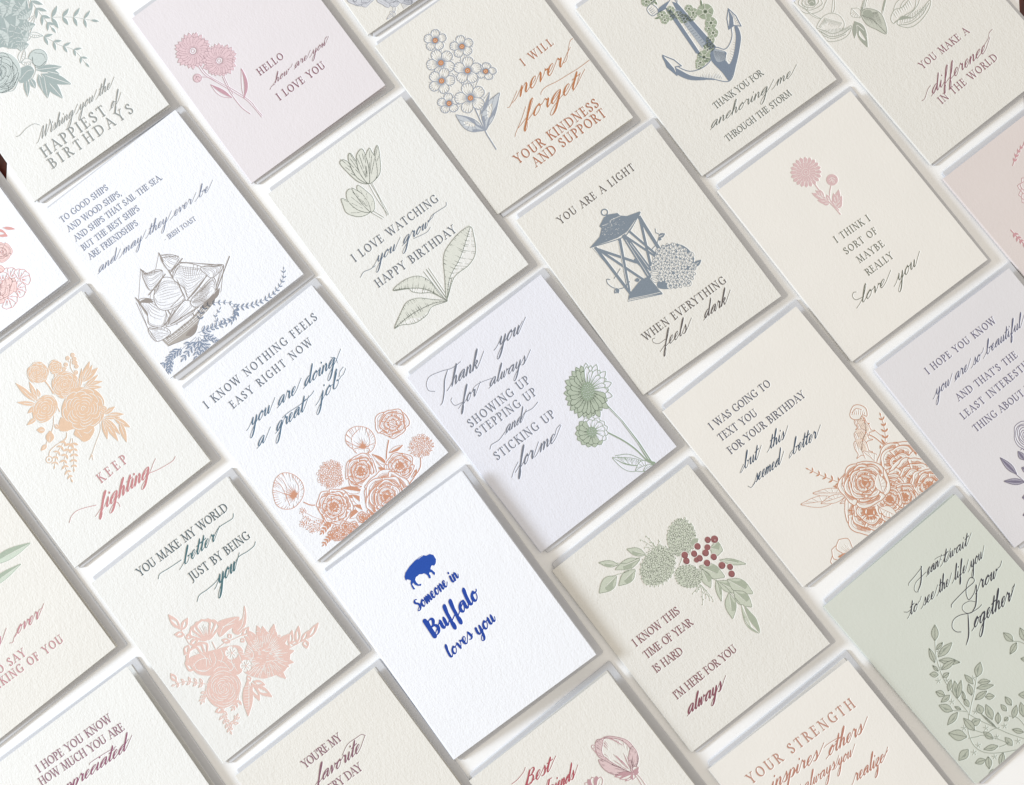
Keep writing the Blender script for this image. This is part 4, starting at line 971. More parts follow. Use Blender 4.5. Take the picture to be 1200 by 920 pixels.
fi("27.81,84.54 31.03,81.74 41.23,78.86 47.28,79.82 47.50,91.10 47.93,93.97 38.42,89.66",smooth=False); pl("27.24,85.32 47.68,94.31",.4); cs("28.99,84.54 38.83,89.10 47.23,92.62",.35,False); hatch("32.32,81.82","47.21,89.18","41.92,80.22","46.47,80.95",8,.2)
fi("28.34,42.51 36.94,40.47 41.33,36.74 41.04,34.80 46.55,31.88 50.01,31.79 55.59,34.64 56.05,37.06 59.44,39.88 67.91,42.24 65.70,44.10 53.43,48.14 45.72,48.24",smooth=False)
cs("28.79,43.52 45.89,48.01 53.18,48.48 66.45,43.77",.35,False); st("28.17,42.73 45.39,48.69 53.41,49.33 67.72,42.96",.6); cs("55.88,37.29 49.62,35.85 47.83,37.14",.3,False); cs("42.54,35.54 46.70,36.84",.25,False)

for i in range(70):
    p=P("45.92,40.95")[0]+np.array([C.rnd.gauss(0,4.2),C.rnd.gauss(0,2.6)]); cs([p,p+np.array([.55,.25])],.26,k=1)
hatch("38.87,40.14","53.67,43.13","44.38,37.23","54.62,39.49",22,.24); hatch("34.19,41.92","47.34,47.17","40.80,39.82","54.37,44.50",20,.24)
ring("49.05,29.36",2.0,.8)
st("35.51,75.57 29.52,76.37 25.09,73.16 23.40,68.51 24.47,65.86 26.14,67.07",.55); lf("27.14,74.99","23.06,75.97",3.2,'s'); lf("26.20,73.97","25.27,77.57",2.6,'f'); st("28.76,68.11 32.46,66.50 35.54,65.30",.5); lf("41.64,78.30","38.46,76.86",2.6,'f')
st("59.19,66.99 64.42,65.63 68.81,61.93 67.98,59.59 69.13,57.32",.5); lf("67.77,62.89","72.32,63.62",3.0,'s'); lf("66.78,63.55","68.33,65.37",2.2,'f'); lf("74.15,91.60","80.97,91.06",3.4,'s'); lf("60.69,93.83","63.04,96.38",3,'s')
fi("55.92,74.94 63.06,69.81 70.64,71.01 76.86,76.39 78.53,84.49 75.19,90.64 67.29,95.19 57.55,95.82 50.11,92.14 48.03,88.07 53.22,83.27",smooth=True)
cc=P("64.63,83.84")[0]
for i in range(58):
    q=12.4*math.sqrt((i+.5)/58); a=i*2.39996; p=cc+np.array([q*math.cos(a)*1.04+C.rnd.gauss(0,.5),q*math.sin(a)*1.12+C.rnd.gauss(0,.5)]); o_=C.rnd.random()*2; R_=C.rnd.uniform(1.7,2.4)
    for j in range(4):
        pp=petal(p,j*1.57+o_,.2,R_,R_*1.05,.95); cu(pp); st(pp,.22,closed=True); st([sqz(p,j*1.57+o_,R_*.3,1,0),sqz(p,j*1.57+o_,R_*.75,1,0)],.26,k=2)
    dot(p,.42)
for i in range(26):
    a=i*.2417; p=cc+np.array([12.9*math.cos(a),14.3*math.sin(a)]); st(ell(p,.9,wob=.2,n=7),.3,closed=True)
lf("54.59,82.55","48.65,79.10",3,'o'); lf("50.76,86.63","47.79,81.91",3,'o')
lay(LT,(96,88,88))
T("YOU ARE A LIGHT","21.76,19.14","82.08,18.10",4.9); T("WHEN EVERYTHING","21.31,112.67","85.62,112.23",5.0)
S("feels","27.81,123.11","45.14,123.08",4.6); S("dark","59.82,123.01","76.30,123.03",4.6); sw("32.09,119.09 27.17,118.92 24.82,116.38 25.48,114.32 27.21,114.72",.3)
done('light','cream',"cream card with a grey-blue lantern reading You are a light","pale envelope under the lantern card")

#CARD think
new('think'); lay(IL,(220,184,186)); ink=C.cur
c0="52.19,25.00"
fi(ell(c0,6.8))
for i in range(20): fi(petal(c0,i*.314,3,9.9,2.7,.7)); 
for i in range(20): cs([sqz(c0,i*.314+.157,6.2,1,0),sqz(c0,i*.314+.157,10,1,0)],.35); cs([sqz(c0,i*.314,2.6,1,0),sqz(c0,i*.314+.04,7.4+(i%2),1,0)],.2,k=1)
cs(ell(c0,2.6),.22); cs(ell(c0,1.2),.2)
st("51.80,33.92 51.43,45.43 52.29,53.14 52.55,60.15",.7); st("59.58,41.66 55.69,45.15 52.94,50.11 53.44,57.54",.65)
fi(ell("62.34,39.18",3.7)); cs("60.82,37.89 63.13,37.89 64.35,40.01",.3); cs("60.31,39.27 62.62,39.27 62.54,41.57",.3); cs("62.77,37.61 62.11,39.47 61.53,41.39",.25)
for a,b,w in (("51.29,47.08","46.67,38.25",3.6),("51.72,45.06","49.63,38.16",3),("51.50,49.01","46.67,44.14",3.4),("50.71,44.87","52.08,39.45",2.6),("51.65,50.30","48.04,47.54",3),("52.44,48.55","53.67,44.79",2.6),("53.37,53.97","61.81,46.91",4.2),("53.44,54.61","60.80,51.42",3.8),("54.31,53.51","57.63,46.65",3.6),("53.23,55.62","58.49,54.36",3.4),("53.95,53.24","53.88,49.66",2.8)): lf(a,b,w,'s')
lay(LT,(112,116,102))
T("I THINK I","39.27,73.51","65.43,74.92",4.4); T("SORT OF","39.50,83.30","64.18,84.13",4.4); T("MAYBE","42.73,92.74","62.55,93.38",4.4); T("REALLY","41.97,102.43","62.23,102.90",4.4)
S("love","27.41,113.90","46.18,113.62",4.5); S("you","54.58,116.89","69.33,115.62",4.5); sw("31.22,111.25 26.18,110.02 25.63,107.01 27.60,105.39 29.34,106.02",.35)
done('think','pearl',"plain cream card with one pink flower reading I think I sort of","pale envelope under the I think I sort of card")

#CARD beautiful
new('beautiful'); lay(IL,(124,118,146)); tint=(IL,(170,166,186)); ink=C.cur
for R in (9.5,8,6.6,5.2,3.8,2.4,1.2): st(ell("49.06,89.51",R*.75,R,.3,wob=.06),.4,closed=True)
for a,b in (("29.28,104.83","27.65,90.77"),("30.41,111.79","20.28,103.65"),("38.77,100.79","38.98,94.25"),("36.73,108.18","34.27,103.55"),("26.63,120.62","22.84,118.34"),("21.88,129.24","16.20,127.21")): lay(*tint); lf(a,b,3.8,'f'); lay(*ink); s_=leafshape(a,b,3.8)[0]; st(s_,.4,closed=True); lf(a,b,1.5,'f')
st("28.93,104.56 29.70,108.48 30.13,112.14",.4); st("40.95,94.61 42.22,94.45 42.36,95.67",.4)
lay(LT,(104,98,134))
T("I HOPE YOU KNOW","25.05,22.65","79.98,22.22",4.4); T("AND THAT'S THE","29.66,47.44","77.03,47.60",4.4); T("LEAST INTERESTING","24.85,58.38","85.64,56.38",4.4); T("THING ABOUT YOU","25.97,69.12","79.37,68.99",4.4)
lay(LT,(98,102,136)); S("you are so beautiful","20.46,36.21","86.54,34.17",3.9)
done('beautiful','lilac',"pale lilac card reading I hope you know you are so beautiful","pale envelope under the so beautiful card")

#CARD keep
new('keep'); lay(IL,(228,188,154)); ink=C.cur
def ros(c0,r,n=6,sq=1.,sa=0.): rose_solid(c0,r,5,max(3,n-1),.44,sq,sa)
for a,b,w in (("72.20,48.20","84.99,40.25",3.6),("73.47,48.04","86.73,46.91",4),("69.30,50.56","78.28,40.76",2.4),("73.10,50.09","84.01,55.86",2.6),("72.74,52.13","81.54,58.56",2.4),("72.02,51.56","84.15,50.71",2.4),("74.73,47.88","85.07,43.25",2.6)): lf(a,b,w,'s')
st("67.67,50.43 72.02,46.88 72.39,40.16 73.30,35.02 76.39,31.62",.35); 
for p in ("78.75,29.98","74.96,29.65","78.16,32.80","77.20,35.20","71.63,32.28","76.42,37.51","69.05,33.75","73.85,40.51","76.64,34.40"): st([P(p)[0],P("73.75,35.97")[0]*.4+P(p)[0]*.6],.22); fi(ell(p,1.35)); cs(ell(p,.6),.2)
st("54.71,31.33 54.81,36.68 54.27,42.09",.7); st("63.36,31.78 59.52,35.75 54.81,41.36",.7); st("71.84,40.89 69.30,50.56",.35)
ros("54.37,25.20",7.0); ros("65.26,29.20",4.6,4); 
for a,b,w in (("42.07,39.15","38.93,21.45",3.6),("43.15,40.01","46.38,26.21",3.0),("41.71,41.20","32.36,32.00",2.8),("40.81,41.64","33.65,42.01",2.8),("43.70,39.27","42.77,32.70",2.4),("45.87,38.67","47.66,33.09",2.4),("37.00,47.93","28.81,47.82",2.8),("36.35,57.87","31.86,54.30",4.0),("33.67,66.18","38.39,60.08",5.4),("31.69,65.76","26.23,66.64",2.8),("43.21,58.68","43.65,62.75",2.6)): lf(a,b,w,'s')
st("46.09,53.99 40.50,60.01 34.56,63.41 30.43,65.92",.35); 
ros("63.33,42.29",8.6,7); fi("48.62,58.34 43.58,63.62 46.93,66.86 52.07,69.20 49.19,71.55 50.46,76.04 51.55,79.21 56.78,79.89 62.00,75.93 57.48,66.54"); 
rose_solid("44.08,46.58",7.4,4,4,.45,1.25,1.3); rose_solid("63.62,62.12",13.8,6,6,.55); rose_solid("73.46,70.53",2.6,4,2,.3)
fi("49.16,57.60 43.69,63.47 47.65,67.43 49.09,63.93"); fi("50.46,71.40 50.46,76.04 51.44,79.36 55.88,80.33 61.10,76.38 56.32,74.32"); cs("55.06,74.47 56.95,76.56 60.11,76.17",.4); cs("52.08,71.53 52.09,76.17",.3); st("52.03,45.91 51.32,50.01 50.60,54.09",.5)
for a,b,w in (("71.93,73.38","80.54,73.84",2.8),("74.09,75.10","82.27,81.37",2.4),("70.84,74.84","79.13,81.43",2.4),("71.29,75.78","72.63,90.17",3.2),("75.62,79.22","80.38,90.53",3.6),("69.58,74.99","64.26,87.56",3.4),("70.03,75.93","69.10,92.91",3.6),("77.15,83.33","72.90,96.73",3.6),("69.85,74.63","71.38,85.70",2.4)): lf(a,b,w,'s')
st("67.59,74.58 64.17,79.97 56.24,85.25 49.23,90.07",.22); st("49.77,89.35 47.85,90.71",.3); st("50.13,89.63 49.24,92.38",.3); st("50.31,88.62 50.58,90.57",.3)
st("46.12,67.95 43.24,70.30 35.49,69.94 30.45,70.56 27.94,73.19",.4); ring("27.12,74.62",2.1,.45); dot("27.12,74.62",.6)
branch("44.50,70.14 39.64,72.07 32.99,74.89 27.61,79.86",5,3.6,1.3,'f',ang=.9,stem=.3); branch("46.13,72.60 39.48,77.73 33.38,82.12 30.82,93.33",7,3.8,1.5,'f',ang=.9,stem=.3); branch("46.85,73.17 42.73,80.30 39.50,84.67 36.28,89.03",5,3.6,1.5,'f',ang=1.0,stem=.3)
lay(LT,(200,134,138)); T("KEEP","44.59,107.44","66.47,107.20",5.8)
lay(LT,(206,124,128)); S("fighting","32.65,121.69","70.09,122.70",6.0,.3,.06,asc=.75); sw("13.59,114.74 17.06,112.35 21.76,111.78 27.27,113.56 33.84,116.70",.3); sw("72.62,121.60 78.22,123.28 84.30,124.31 89.15,124.71 92.06,123.57",.32); sw("43.84,121.96 45.72,124.02 45.30,126.89",.3)
done('keep','ivory',"ivory card with a peach bouquet reading Keep fighting","pale envelope under the Keep fighting card")

#CARD nothing
new('nothing'); lay(IL,(214,144,112)); ink=C.cur; tint=(IL,(243,226,217))
st("37.90,109.64 33.91,116.80",.7); st("68.21,106.66 69.21,116.25 70.21,125.81",.5); st("85.17,108.40 77.96,114.72 70.22,124.07",.75); st("92.90,130.56 88.44,135.62 81.07,138.25 74.55,139.84",.6); st("17.43,105.84 20.02,110.23 24.47,113.37",.65)
lf("73.08,121.19","69.98,109.88",3.6,'h'); lf("79.05,115.97","88.62,117.74",3,'h'); lf("69.79,126.33","66.99,117.92",4,'h'); lf("80.02,137.39","86.03,135.37",3,'s')
cup("64.07,90.07 68.98,88.32 74.37,90.32 78.40,95.76 78.36,101.88 74.91,106.59 69.78,107.96 65.10,104.45 62.66,99.45 61.73,94.29","68.19,102.79",34,("63.08,98.92 66.80,93.21 73.88,92.02","69.06,105.61 74.03,102.70 76.70,96.12","62.47,93.15 65.50,99.17 68.19,102.79 74.75,105.05"),.4)
cup("62.72,100.03 66.76,101.96 70.74,106.13 67.78,107.19 63.69,104.68","68.33,103.26",8)
cup("7.63,86.44 12.67,82.72 18.41,82.73 22.81,87.06 24.46,94.19 22.15,100.14 16.91,103.67 10.40,104.40 5.30,101.42 3.00,96.22 4.91,90.30","15.43,98.97",40,("16.04,84.63 14.47,92.07 8.92,97.96","22.14,87.91 21.10,95.79 15.85,101.93","10.36,83.44 12.68,88.85 9.35,101.80","8.37,88.79 12.48,95.67 15.43,98.97"),.42)
daisyc="92.28,102.85"
rose_line(daisyc,10.5,3,5,.38,6,.85,.4,base=.8); cu(ell(daisyc,2.2)); globe(daisyc,2.2,20,.25)
globe("42.01,103.42",8.8,150,.22); globe("97.47,125.58",7.2,110,.22); 
for i in range(16): a=i*.3927; st([sqz("97.05,126.11",a,6.8,.7,.4),sqz("97.05,126.11",a,8.8,.7,.4)],.5,k=1)
rose_line("57.44,113.53",11.5,4,5,.38,6,.85,-.5,base=.8); rose_line("78.93,126.90",9.5,3,5,.38,5,.9,.4,base=.8)
for a,b,w in (("50.47,124.35","41.26,114.15",4.6),("47.00,127.58","38.94,119.20",4),("46.05,132.01","43.97,121.61",5),("42.27,132.37","33.69,132.24",5),("44.57,136.00","40.81,127.70",5)): lf(a,b,w,'h')
lf("31.18,118.03","40.82,123.36",4,'h')
rose_line("59.87,136.45",16.5,5,5,.38,8,.9,-.5,base=.8)
rose_line("30.44,120.03",11.6,4,6,.38,5,1,0,base=.8)
for p,r in (("13.56,109.61",2.2),("11.79,115.10",2.8),("8.55,115.90",2.4),("10.44,120.05",2.6),("15.68,121.76",2.8),("10.76,122.92",2.2),("13.80,124.55",2)): globe(p,r,18,.28); st([P(p)[0],P("19.45,124.00")[0]*.5+P(p)[0]*.5,P("20.28,122.95")[0]],.22)
for p,r in (("22.80,132.82",3.4),("28.24,134.69",3.8),("24.27,137.48",3.4),("32.43,138.13",3.2),("40.38,136.88",3.4),("19.04,133.18",2.8),("29.18,138.93",3.0),("20.30,135.94",3)): rose_line(p,r,2,5,.3,2,base=.8)
branch("24.47,126.40 18.82,126.95 14.64,127.84",4,3.4,1.6,'f'); branch("20.50,133.52 15.28,133.54 11.10,134.43",4,3.2,1.5,'f'); branch("36.19,137.77 41.21,140.17 47.71,138.58",4,3.4,1.6,'f')
lay(LT,(92,106,126))
T("I KNOW NOTHING FEELS","6.64,19.75","97.67,19.91",5.2); T("EASY RIGHT NOW","19.47,30.38","85.00,30.31",5.0)
lay(LT,(84,116,144)); S("you are doing","21.43,46.53","84.47,49.77",5.0,.27); S("a","16.34,59.60","21.95,60.01",5.0,.24); S("great","31.52,59.64","52.77,60.43",5.0,.27); S("job","66.42,62.00","81.58,62.14",5.0,.27)
sw("40.36,55.11 44.95,54.85 54.69,55.82 62.85,55.49 66.61,54.52",.36); sw("88.50,44.73 90.50,47.28 89.52,50.04",.35); sw("84.79,57.70 87.46,55.46 90.76,54.64",.35)
done('nothing','white',"white card with orange garden flowers reading I know nothing feels easy right now","pale envelope under the great job card")

#CARD thankyou
new('thankyou'); lay(IL,(146,167,142)); ink=C.cur; tint=(IL,(178,194,173))
fi("88.48,89.55 90.30,104.69 89.88,122.60 88.03,136.48 90.08,137.50 91.30,123.70 91.44,106.15 89.90,90.66",smooth=False); cs("89.06,91.72 90.73,105.60 90.24,122.87 89.29,135.18",.3); st("79.18,105.75 83.81,115.83 86.67,125.22 87.88,135.23",.9)
fi("86.04,133.23 90.43,137.77 91.29,139.57 88.06,139.33 86.34,135.73")
lf("87.20,137.53","71.87,120.55",8.5,'t',bend=-.1,lw=.35); 
hatch("87.33,135.93","74.69,121.61","83.14,138.34","76.44,128.06",16,.34); st("87.12,136.91 80.99,133.85 75.89,128.77 73.31,123.37",.45); st("87.48,137.18 85.18,131.44 81.19,124.94 74.26,120.70",.4)
lf("88.97,138.90","78.29,135.83",7,'t',bend=.08,lw=.4); lf("89.04,139.52","82.18,138.84",3.4,'t')
c1="85.39,77.79"; c2="71.63,99.72"
for rr,nn in ((17.2,28),(14.5,24)):
    for i in range(nn):
        a=i*2*math.pi/nn+rr; 
        if rr<15 or True:
            pp=petal(c1,a,4,rr*(1+.08*math.sin(3*i)),3.9,.75,.84,-.9); cu(pp); w=P(c1)[0]; m=pp.mean(0)-w
            lay(*tint); (fi(pp) if m[0]<.30*abs(m[1])+3.4 else None); lay(*ink); st(pp,.42,closed=True)
            for j in range(3): aa=a+(j-1)*.07; st([sqz(c1,aa,5,.84,-.9),sqz(c1,aa,rr*(.55+.3*C.rnd.random()),.84,-.9)],.34,k=2)
fi(np.array([sqz(c1,t*.449,6.0,.72,-.9) for t in range(14)]))
for i in range(40): p=sqz(c1,i*2.4,5.2*math.sqrt(i/40),.72,-.9); cs([p,p+np.array([.5,.35])],.3,k=1)
for rr,nn in ((10.4,15),(8.6,13)):
    for i in range(nn):
        a=i*2*math.pi/nn+rr; pp=petal(c2,a,2.4,rr,3.9,.8,.92,.5); cu(pp); lay(*tint); (fi(pp) if (pp.mean(0)-P(c2)[0])[0]<1 else None); lay(*ink); st(pp,.34,closed=True); st([sqz(c2,a,3,.92,.5),sqz(c2,a,rr*.75,.92,.5)],.4,k=2); st([sqz(c2,a+.13,3,.92,.5),sqz(c2,a+.1,rr*.55,.92,.5)],.34,k=2)
fi(ell(c2,3.3))
for i in range(18): p=sqz(c2,i*2.4,2.7*math.sqrt(i/18),1,0); cs([p,p+np.array([.45,.3])],.3,k=1)
lay(LT,(116,124,142))
S("hank","18.87,22.00","39.16,22.72",5.4,.25); sw("5.95,27.18 8.27,26.39 12.76,22.10 18.08,15.84 23.87,11.66",.75,k=1); sw("8.65,18.03 5.83,14.96 7.24,10.86 11.77,8.31 19.79,10.22 26.44,12.80 33.26,12.90",.34)
S("you","58.78,20.11","73.26,21.49",5.6,.25); sw("73.14,20.52 76.33,18.65 80.47,16.65",.32)
S("for","16.72,35.55","27.16,36.07",4.8,.25); sw("18.51,34.35 13.49,33.04 13.00,29.20 14.78,28.00",.32); S("always","37.78,37.25","63.92,39.09",4.6,.25); sw("27.63,33.67 29.29,31.51 34.61,31.32 43.69,34.06",.3)
T("SHOWING UP","12.85,50.64","60.59,50.70",5.3); T("STEPPING UP","13.16,58.26","59.34,59.40",5.2); T("STICKING UP","13.40,77.27","59.86,77.71",5.3)
S("and","27.78,66.87","40.13,67.54",4.2,.25); sw("14.02,68.70 16.43,67.14 22.08,67.59 28.15,65.95",.38); sw("41.38,65.93 45.48,63.96 50.90,64.73 56.29,63.76",.38)
S("for","20.68,89.74","32.08,90.05",5.4,.26); S("me","37.82,89.72","49.60,89.98",5.0,.26); sw("13.97,91.35 17.75,88.67 23.19,86.06",.34); sw("51.93,86.99 55.28,84.45 58.76,83.73",.34)
done('thankyou','frost',"cool white card with two green daisies reading Thank you for always showing up","pale envelope under the green daisy thank you card")

#CARD text
new('text'); lay(IL,(210,140,102)); ink=C.cur; tint=(IL,(236,215,199))
branch("62.76,110.16 57.37,101.42 52.66,93.22 48.76,85.40",6,3.6,1.2,'f',ang=.9,stem=.3); branch("60.55,107.98 58.27,104.50 53.44,104.12",2,3,1.2,'f')
branch("88.95,104.75 97.20,101.00 102.67,93.35 105.40,86.93",6,3.6,1.4,'f',ang=.8,stem=.35); st("90.71,89.08 93.70,94.84 95.49,103.07 97.52,108.92",.55); st("96.69,91.22 97.68,96.26",.3)
lf("59.05,111.89","41.34,98.39",6,'t'); lf("51.29,110.90","30.90,99.20",7,'t'); lf("57.16,112.10","41.25,106.44",5,'t'); lf("61.33,115.36","50.64,113.77",4,'t')
def bell(p,w,l,a):
    p=P(p)[0]; q=[p+rot(v,a) for v in ((0,-w*.3),(l*.4,-w*.45),(l*.8,-w*.4),(l,-w*.6),(l*.93,-w*.2),(l*1.05,0),(l*.93,w*.2),(l,w*.6),(l*.8,w*.4),(l*.4,w*.45),(0,w*.3))]
    sh(q,.34); lay(*tint); fi([p+rot(v,a) for v in ((0,-w*.2),(l*.7,-w*.3),(l*.7,w*.05),(0,w*.2))]); lay(*ink)
    for i in range(6): s=-.3+.12*i; st([p+rot((l*.1,w*s),a),p+rot((l*(.5+.3*C.rnd.random()),w*s*1.3),a)],.32,k=2)
bell("93.57,79.35",8,6,1.8); bell("92.90,82.25",8,9,1.7); bell("88.44,85.59",9,9,1.75); bell("84.59,90.25",9,10,1.85); sh("90.68,74.50 95.68,71.57 99.41,73.31 101.09,77.55 98.61,81.60 96.95,79.44 93.67,80.28 90.53,77.82",.4); st("92.58,74.29 96.39,73.85 98.57,76.42",.3); hatch("91.20,74.92","98.94,80.15","95.77,72.50","100.05,76.73",7,.3)
st("96.18,81.41 92.09,88.46 87.10,91.37 82.31,96.14",.6); 
lf("84.40,116.47","82.41,97.07",9,'t',bend=.05)
rose_line("96.04,117.95",15.5,3,5,.38,9,.95,.3,base=.8); rose_line("95.55,131.96",16.5,3,6,.38,8,1,.2,base=.8); rose_line("101.10,139.69",12,3,5,.38,8,base=.8)
rose_line("81.57,126.10",9,3,5,.38,6,base=.8); rose_line("61.84,129.26",16,3,5,.38,9,.95,.9,base=.8); rose_line("75.82,135.11",11,3,5,.38,7,.9,-.5,base=.8); rose_line("84.40,135.07",9,3,5,.38,7,base=.8); rose_line("76.28,130.42",8,3,5,.38,7,base=.8)
rose_line("70.68,113.36",15,5,5,.38,7,.95,.2,base=.8)
lf("75.71,124.91","80.76,113.62",7,'t'); lf("68.22,130.86","73.66,141.85",7,'t')
for a in (-2.6,-2.1,-1.6): 
    pp=petal("36.02,146.08",a,1,15,8,.95); sh(pp,.36); 
    for j in range(5): st([sqz("36.02,146.08",a+(j-2)*.09,3,1,0),sqz("36.02,146.08",a+(j-2)*.09,9+2*C.rnd.random(),1,0)],.3,k=2)
fi("28.54,138.59 34.38,139.78 36.66,143.23 31.86,142.84")
lay(LT,(84,88,112))
T("I WAS GOING TO","16.82,28.66","63.98,29.44",4.7); T("TEXT YOU","16.66,37.69","45.59,38.88",4.7); T("FOR YOUR BIRTHDAY","16.49,47.84","76.56,48.33",4.7)
lay(LT,(66,86,112)); S("but","17.10,60.27","27.36,60.35",4.5); S("this","37.62,60.42","48.56,60.67",4.3); S("seemed","17.00,70.99","35.95,71.63",4.4); S("better","46.56,71.98","64.26,72.77",4.4); sw("13.47,60.51 15.69,59.18 18.72,57.56",.3); sw("43.85,71.79 45.93,70.35 48.54,69.55",.3); sw("12.23,70.09 13.45,71.84 17.00,70.99",.3)
done('text','pearl',"cream card with rust orange roses reading I was going to text you","pale envelope under the birthday text card")

#CARD grow
new('grow'); lay(IL,(150,160,146)); ink=C.cur; tint=(IL,(184,192,176)); B=0
def ol(p,ls,w=.3):
    st(p,w)
    for a,b,ww in ls:
        lay(*tint); fi(leafshape(a,b,ww)[0]); lay(*ink); s_,m_,u_,d_=leafshape(a,b,ww); st(s_,.4,closed=True); fi(np.vstack([m_,d_[::-1]*.5+m_[1:3].mean(0)*.5])) if C.rnd.random()<.5 else st(m_,.34)
ol("38.53,58.84 32.26,67.15 27.19,78.66 25.52,89.59 24.79,104.59",(("38.24,59.16","44.61,52.04",4.2),("35.15,63.92","41.15,63.05",2.4),("33.26,67.98","45.37,66.78",4.4),("29.29,69.18","32.39,60.51",3.2),("32.15,69.87","41.19,78.83",4.2),("29.40,74.89","40.10,75.90",3.6),("27.49,74.43","27.13,69.64",2),("26.05,76.04","22.23,72.54",3.2),("26.90,78.99","31.80,79.34",2.8),("24.10,87.29","30.03,83.26",2.8),("25.21,93.80","31.12,85.28",4.2),("25.55,94.08","34.40,87.43",3.2),("20.71,87.84","17.95,82.77",3.8),("23.04,89.77","16.29,89.55",3.2),("18.06,97.92","14.03,90.14",4.6),("19.81,100.48","10.12,102.26",3.6),("22.62,100.57","20.77,96.82",1.8)))
st("24.41,103.72 22.04,101.21 18.17,97.79",.3)
ol("24.88,105.78 28.99,102.49 34.91,98.47 43.02,91.77",(("43.15,91.88","50.70,86.71",4.6),("38.61,93.71","38.37,86.24",3),("33.34,98.29","36.41,91.90",3.4),("41.51,95.00","47.73,99.03",3.4),("38.54,97.01","47.64,102.08",3.2),("33.27,101.58","42.03,102.13",3.6),("39.07,104.14","43.60,107.33",3.6),("27.42,102.31","28.54,96.55",3),("27.72,98.10","30.75,92.80",2)))
ol("24.21,105.23 27.32,113.35 31.36,121.68 35.40,129.99 41.04,139.07",(("30.52,110.43","32.59,104.91",4.6),("33.19,117.09","36.24,107.93",4.6),("34.12,121.18","38.71,116.09",3.4),("21.24,111.11","27.56,112.44",4.2),("31.74,122.54","30.19,110.16",1.2)))
ol("45.63,134.00 45.68,126.28 42.57,122.05",(("43.26,118.73","43.20,113.68",2.8),("47.87,118.10","48.35,111.81",3.4),("43.36,124.37","50.19,120.01",3.4),("41.34,122.14","38.25,122.37",2.4),("48.90,127.83","53.33,120.38",4),("42.58,134.81","38.44,129.18",3)))
ol("79.83,98.76 77.89,93.22 74.20,89.59",(("74.53,89.87","73.57,82.32",4.2),("75.61,91.89","67.99,94.55",3.4),("80.50,94.82","83.37,86.52",4.2),("73.96,103.98","71.11,100.72",2.6),("60.17,120.48","55.50,116.06",4)))
ol("24.43,105.63 17.23,113.01 14.16,121.56 16.61,129.10 24.55,135.64 36.17,141.90",(("20.50,115.16","20.26,105.52",4.6),("14.28,115.01","7.21,106.42",6.4),("9.80,121.29","1.21,122.50",5.0),("25.68,126.07","23.90,119.07",3.4),("25.13,131.15","17.20,127.16",3.4),("32.03,136.28","31.87,130.07",3.8),("13.75,132.27","7.69,130.04",3.6),("16.22,132.09","11.90,137.91",3.8),("24.88,135.91","17.85,141.15",3.4),("15.15,142.23","9.71,139.96",3.6)))
st("14.70,116.47 18.92,118.84 22.80,120.93 28.37,128.84 30.91,133.70",.3); st("23.28,119.12 20.83,115.43",.3); st("31.85,133.93 28.06,133.01 25.51,132.01",.3); st("22.80,120.93 29.07,121.67 33.24,123.44",.3)
for p in ("35.61,66.00","23.58,78.81","30.27,73.93","27.75,81.93","21.45,93.48","40.91,91.15","28.39,107.01","16.50,109.97","26.77,118.45","36.24,124.59","16.15,123.20","11.31,124.74","36.39,136.56","19.20,134.54","28.19,126.48"):
    for i in range(5): st([P(p)[0],sqz(p,i*1.256+.3,1.8,1,0)],.28,k=1)
lay(LT,(62,62,78))
sw("48.52,23.74 49.89,22.60 54.56,21.94 61.70,20.48 62.29,19.83",.32); sw("62.27,19.58 59.37,23.10 54.95,27.40 50.24,30.07",.75,k=1); sw("50.46,30.48 49.12,29.36 49.90,27.17 53.53,25.07 59.16,24.64 62.30,24.40",.28)
S("can","61.48,26.23","70.20,26.67",3.9); S("t","73.90,27.24","76.55,27.40",4.0); sw("71.45,22.00 74.12,22.28 79.48,24.13",.25); dot("74.46,24.51",.25); S("wait","78.89,27.41","92.18,28.23",3.9)
S("to","36.99,38.00","43.03,38.15",4.0); S("see","46.98,38.95","55.48,39.22",4.0); S("the","59.57,39.21","67.25,39.36",4.0); S("life","72.16,39.48","80.67,39.74",4.0); S("you","84.80,40.34","93.91,39.96",4.0); sw("35.51,34.16 37.19,35.56 40.02,35.65",.3)
sw("59.67,50.42 61.21,49.10 67.12,48.35 74.62,47.78 80.58,47.64 81.89,45.54 80.04,44.34 76.08,46.16 72.25,49.78 70.96,53.81 75.92,52.84 80.42,49.77",.42); sw("80.62,49.94 75.95,55.13 71.34,59.23 67.05,60.76",.8,k=1); sw("67.25,60.92 64.43,59.14 63.89,55.86 66.26,53.86 70.71,54.74 73.08,57.28",.3); sw("64.14,59.46 67.68,60.71 71.80,61.31 74.92,61.07",.36)
S("row","80.04,53.44","93.29,54.26",5.0)
sw("64.96,59.58 60.58,64.98 55.94,70.15 50.99,73.47",.8,k=1); sw("54.10,65.46 51.89,63.40 51.76,59.91 55.20,57.11 60.23,57.34 66.55,60.67",.4); S("ogether","61.66,68.70","88.72,70.30",5.4); sw("89.88,69.01 93.55,67.53 95.92,65.55 98.38,64.76",.32)
done('grow','sage',"sage green card with leafy vines reading I can't wait to see Grow Together","pale envelope under the sage green card")

